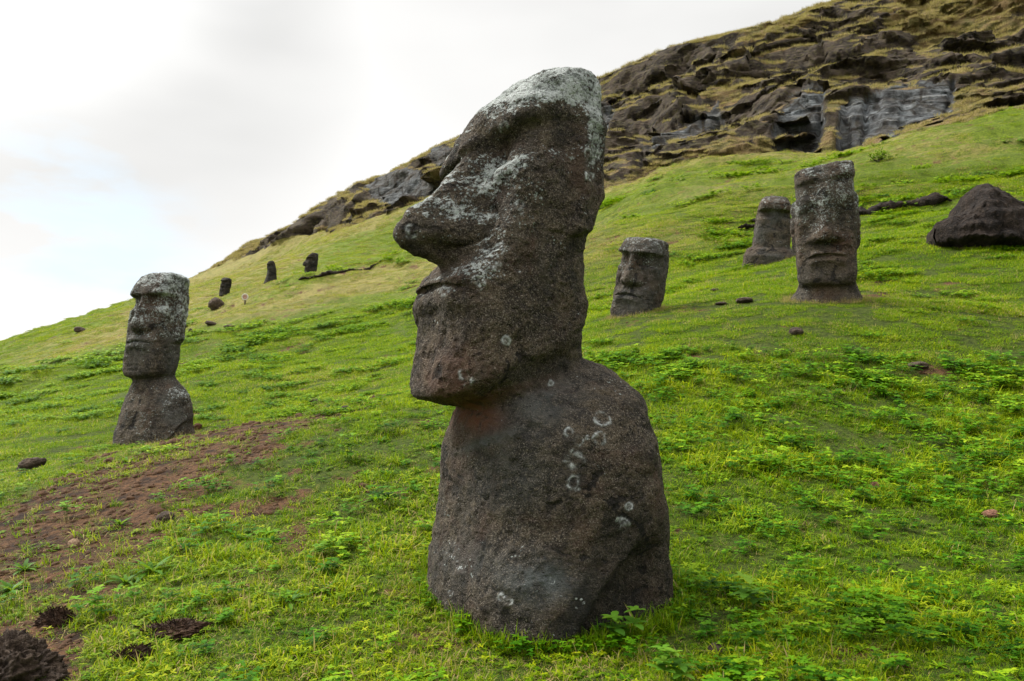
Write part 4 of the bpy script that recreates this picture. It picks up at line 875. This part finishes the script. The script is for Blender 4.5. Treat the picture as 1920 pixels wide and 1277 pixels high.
cov=lambda S,nf:np.clip(1.1-1.0*sstep(.25,.85,S['soil']+.35*nf),.10,1)*(1-sstep(.3,.6,S['rock']))
print('grass...')
mk('grass',near,1,1.6,13,lambda r:np.clip(640*(5/np.maximum(r,5))**1.15,0,640),lambda S,r,nf,nl:cov(S,nf)*(.62+.38*sstep(-.3,.2,nf+.3*nl)),lambda S,r,nf,nl:(.8+.5*nl+.6*nf)*(r/5).clip(.8,1.5),'short green turf with straw blades covering the slope','grass',tg)
mk('grass',mid,1,11,42,lambda r:75*(15/np.maximum(r,15))**1.1,lambda S,r,nf,nl:cov(S,nf)*(.3+.7*sstep(-.4,.15,nf+.35*nl)),lambda S,r,nf,nl:(.9+.5*nl+1.1*nf).clip(.35,2.0)*(r/20).clip(.7,1.2),'green turf on the middle of the hillside','grass',tg)
mk('grass',farT,1,38,150,lambda r:4.5*(60/np.maximum(r,60)),lambda S,r,nf,nl:cov(S,nf)*(.3+.7*sstep(-.4,.2,nf+.4*nl)),lambda S,r,nf,nl:(.6+.35*nl+.3*nf)*(r/80).clip(.6,1.1),'thin turf on the upper hillside','grass',tg)
def tw(S,r,nf,nl,n):
    return np.stack([np.clip(.02+.14*rng.normal(size=n),0,.3),np.clip(.42+.6*nl+.4*rng.normal(size=n),0,1),np.ones(n)],-1)
right=lambda S:sstep(1180,1500,S['u']+ (S['v']-900)*.1)
mk('weeds',weeds_+roset,1,2,14,lambda r:44*(5/np.maximum(r,5))**.8,lambda S,r,nf,nl:(1-sstep(.5,.9,S['soil']))*(.14+.68*right(S)*sstep(-.5,.15,nl+.5*nf)+.3*sstep(.15,.5,nl)),lambda S,r,nf,nl:(.85+.45*nl)*(r/6).clip(.85,1.4),'leafy yellow-green weeds growing through the turf','weeds',tw,tilt=.5)
mk('weeds',weedm,1,12,75,lambda r:5*(20/np.maximum(r,20))**.9,lambda S,r,nf,nl:(1-sstep(.2,.5,S['rock']))*sstep(.12,.55,nl-.9*S['dry']+.22+.5*nf)*.8,lambda S,r,nf,nl:(.7+.6*nl)*(r/25).clip(.75,1.7),'patches of bright green weeds on the hillside','weeds',tw,tilt=.5)
def td(S,r,nf,nl,n): return np.stack([np.full(n,.9)*rng.uniform(0,1,n),rng.uniform(0,1,n),np.ones(n)],-1)
mk('dry_grass',dryT,1,2,24,lambda r:6*(6/np.maximum(r,6)),lambda S,r,nf,nl:np.clip(.12+.5*sstep(.1,.5,nf)+.5*sstep(.3,.7,S['dry']),0,1)*(1-sstep(.3,.6,S['rock'])),lambda S,r,nf,nl:(.6+.2*nl)*(r/8).clip(.8,1.6),'straw-coloured dry stalks among the turf','dry grass',td,tilt=.3)
mk('dry_grass',dryF,1,50,190,lambda r:2.4+0*r,lambda S,r,nf,nl:sstep(.35,.7,S['tread'])*.9,lambda S,r,nf,nl:(.75+.4*nl)*(r/100).clip(.6,1.2),'straw-coloured grass on the rocky ledges','dry grass',td,tilt=.4)
fp=[];fn_=[]
for key_,Pf,Nf in FOOT:
    k_=rng.choice(len(Pf),min(len(Pf),230),replace=False); q_=Pf[k_]+Nf[k_]*np.array([1,1,0])*(rng.uniform(.0,.5,len(k_))**2)[:,None]; q_[:,2]=gz(q_[:,0],q_[:,1])-.01; fp.append(q_)
fp=np.concatenate(fp); nq=len(fp)
scatter('dry_grass',dryT+[blade_tuft(f'foot_turf{i}',40,.09,.05,.16,.010,1.0,1.2,M_G,210+i) for i in range(2)],fp,np.tile([0,0,1.],(nq,1)),rng.uniform(0,6,nq),rng.uniform(.3,.95,nq),rng.integers(0,5,nq),np.stack([rng.uniform(.1,.9,nq),rng.uniform(.1,.8,nq),np.ones(nq)],-1),'straw and grass growing against the feet of the smaller statues','dry grass')
crumbs=[]
for i in range(3):
    V,Q=rock_mesh((.03,.025,.018),400+i,9,.5,hf=.1); crumbs.append(mkmesh(f'soil_crumb{i}',V,Q,PEB,link=False))
mk('soil_crumbs',crumbs,1,2,17,lambda r:np.clip(130*(6/np.maximum(r,6))**1.2,0,130),lambda S,r,nf,nl:sstep(.35,.8,S['soil'])*sstep(-.4,.2,nf+.3)*(1-sstep(.3,.6,S['rock'])),lambda S,r,nf,nl:(.45+.4*rng.exponential(.6,len(r))).clip(.3,2.2)*(r/8).clip(.8,1.5),'crumbs and small lumps of red soil on the bare ground','soil crumbs',td)
# fringe of taller grass against the foot of the big statue
th_=np.linspace(0,2*np.pi,520,endpoint=False)+rng.uniform(-.01,.01,520); e_=(np.abs(np.cos(th_))**2.8+np.abs(np.sin(th_))**2.8)**(-1/2.8)*rng.uniform(.985,1.12,520)
a_=.90*e_*np.cos(th_); f_=.74*e_*np.sin(th_); c,s=math.cos(math.radians(57)),math.sin(math.radians(57))
px_=.26+f_*-s+a_*c; py_=5.75-f_*c-a_*s; pz_=gz(px_,py_); n=len(px_)
lushT=[blade_tuft(f'fringe{i}',34,.06,.06,.17,.009,.9,1.2,M_G,190+i) for i in range(3)]+[weed('fringe_weed',195,M_W,stems=9,h=.09,leaf=.04,spread=.09)]
scatter('grass',lushT,np.stack([px_,py_,pz_],-1),np.tile([0,0,1.],(n,1)),rng.uniform(0,6,n),rng.uniform(.3,1.05,n)*(.55+.6*sstep(-.3,.3,fbm(np.stack([px_,py_,pz_],-1),2.5,2,301))),rng.choice([0,1,2,3],n,p=[.32,.32,.24,.12]),np.stack([np.full(n,.05),rng.uniform(.1,.6,n),np.ones(n)],-1),'deep green grass fringing the foot of the biggest statue','grass')
# single plants one can point at
PG='leafy young plants standing out of the turf'
for k,(x,y,sc_,lb) in enumerate([(131,972,1.5,'bright yellow-green seedling on the bare red soil at the left'),(1163,1208,1.5,'bright yellow-green seedling at the foot of the biggest statue'),(1392,1150,1.5,'tall leafy seedling just right of the foot of the biggest statue'),
    (646,868,2.1,'yellow-green leafy plant on the turf left of the chest of the biggest statue'),(725,815,2.0,'green leafy plant between the red soil and the biggest statue'),(604,1048,1.1,'small yellow-green seedling left of the foot of the biggest statue'),(1262,1290,1.3,'leafy seedling at the bottom edge right of the biggest statue')]):
    o=weed('young_plant',300+k,M_S,stems=4,h=.13,leaf=.06,spread=.05,lw=.5,link=True); o.location=hit(x,y); o.scale=(sc_,)*3; tag(o,lb,'plant',PG)
RG='flat rosettes of strap leaves'
for k,(x,y,sc_,lb) in enumerate([(285,1075,1.8,'largest green rosette on the lower left turf'),(600,1115,1.2,'dark rosette in the turf left of the foot of the biggest statue'),(235,1095,1.3,'rosette touching the largest rosette on its left'),(225,985,1.2,'rosette at the edge of the red soil, middle left'),(20,1110,1.4,'rosette cut by the left edge of the picture'),
    (238,868,1.5,'rosette on the red soil below the left statue'),(1125,1178,1.5,'dark strap-leaved tuft against the foot of the biggest statue'),(545,1130,1.3,'broad rosette below the red soil, bottom middle left'),(45,1070,1.3,'greyish rosette at the left edge on dark soil')]):
    o=rosette('rosette',320+k,M_R,n=18,L=.15,w=.022,link=True); o.location=hit(x,y); o.scale=(sc_,)*3; tag(o,lb,'rosette',RG)
def shrub(u0,v0,hpx,seed,label):
    p=hit(u0,v0); s=p.y/FP; r=np.random.default_rng(seed); e=bpy.data.objects.new('shrub',None); SC.collection.objects.link(e); e.location=p; tag(e,label,'shrub')
    V=[];F=[];a=[];b=[];V2=[];F2=[];a2=[];b2=[]; H=hpx*s
    for k in range(16):
        an=r.uniform(0,6.28); d=np.array([math.cos(an)*1.1,math.sin(an)*1.1,r.uniform(.4,1.3)]); d/=np.linalg.norm(d); L=H*r.uniform(.7,1.25)
        leafstrip(V,F,a,b,(0,0,-.05),d,(math.sin(an),-math.cos(an),.1),L,.05,.1,.1,.1,4)
        for q in range(16):
            t=r.uniform(.35,1.05); a1=r.uniform(0,6.28); leafstrip(V2,F2,a2,b2,d*L*t+r.normal(size=3)*.04,(math.cos(a1),math.sin(a1),r.uniform(-.1,.8)),(0,0,1),.16,.07,.5,r.uniform(0,.7),.2,2,tip=1)
    mkmesh('stem',np.array(V),np.array(F),WOOD,False,parent=e); mkmesh('foliage',np.array(V2),np.array(F2),M_R,False,dict(bv=a2,bw=b2),parent=e)
shrub(1645,303,24,5,'lone dark green bush on the slope above the tall front-facing head')
print('done')
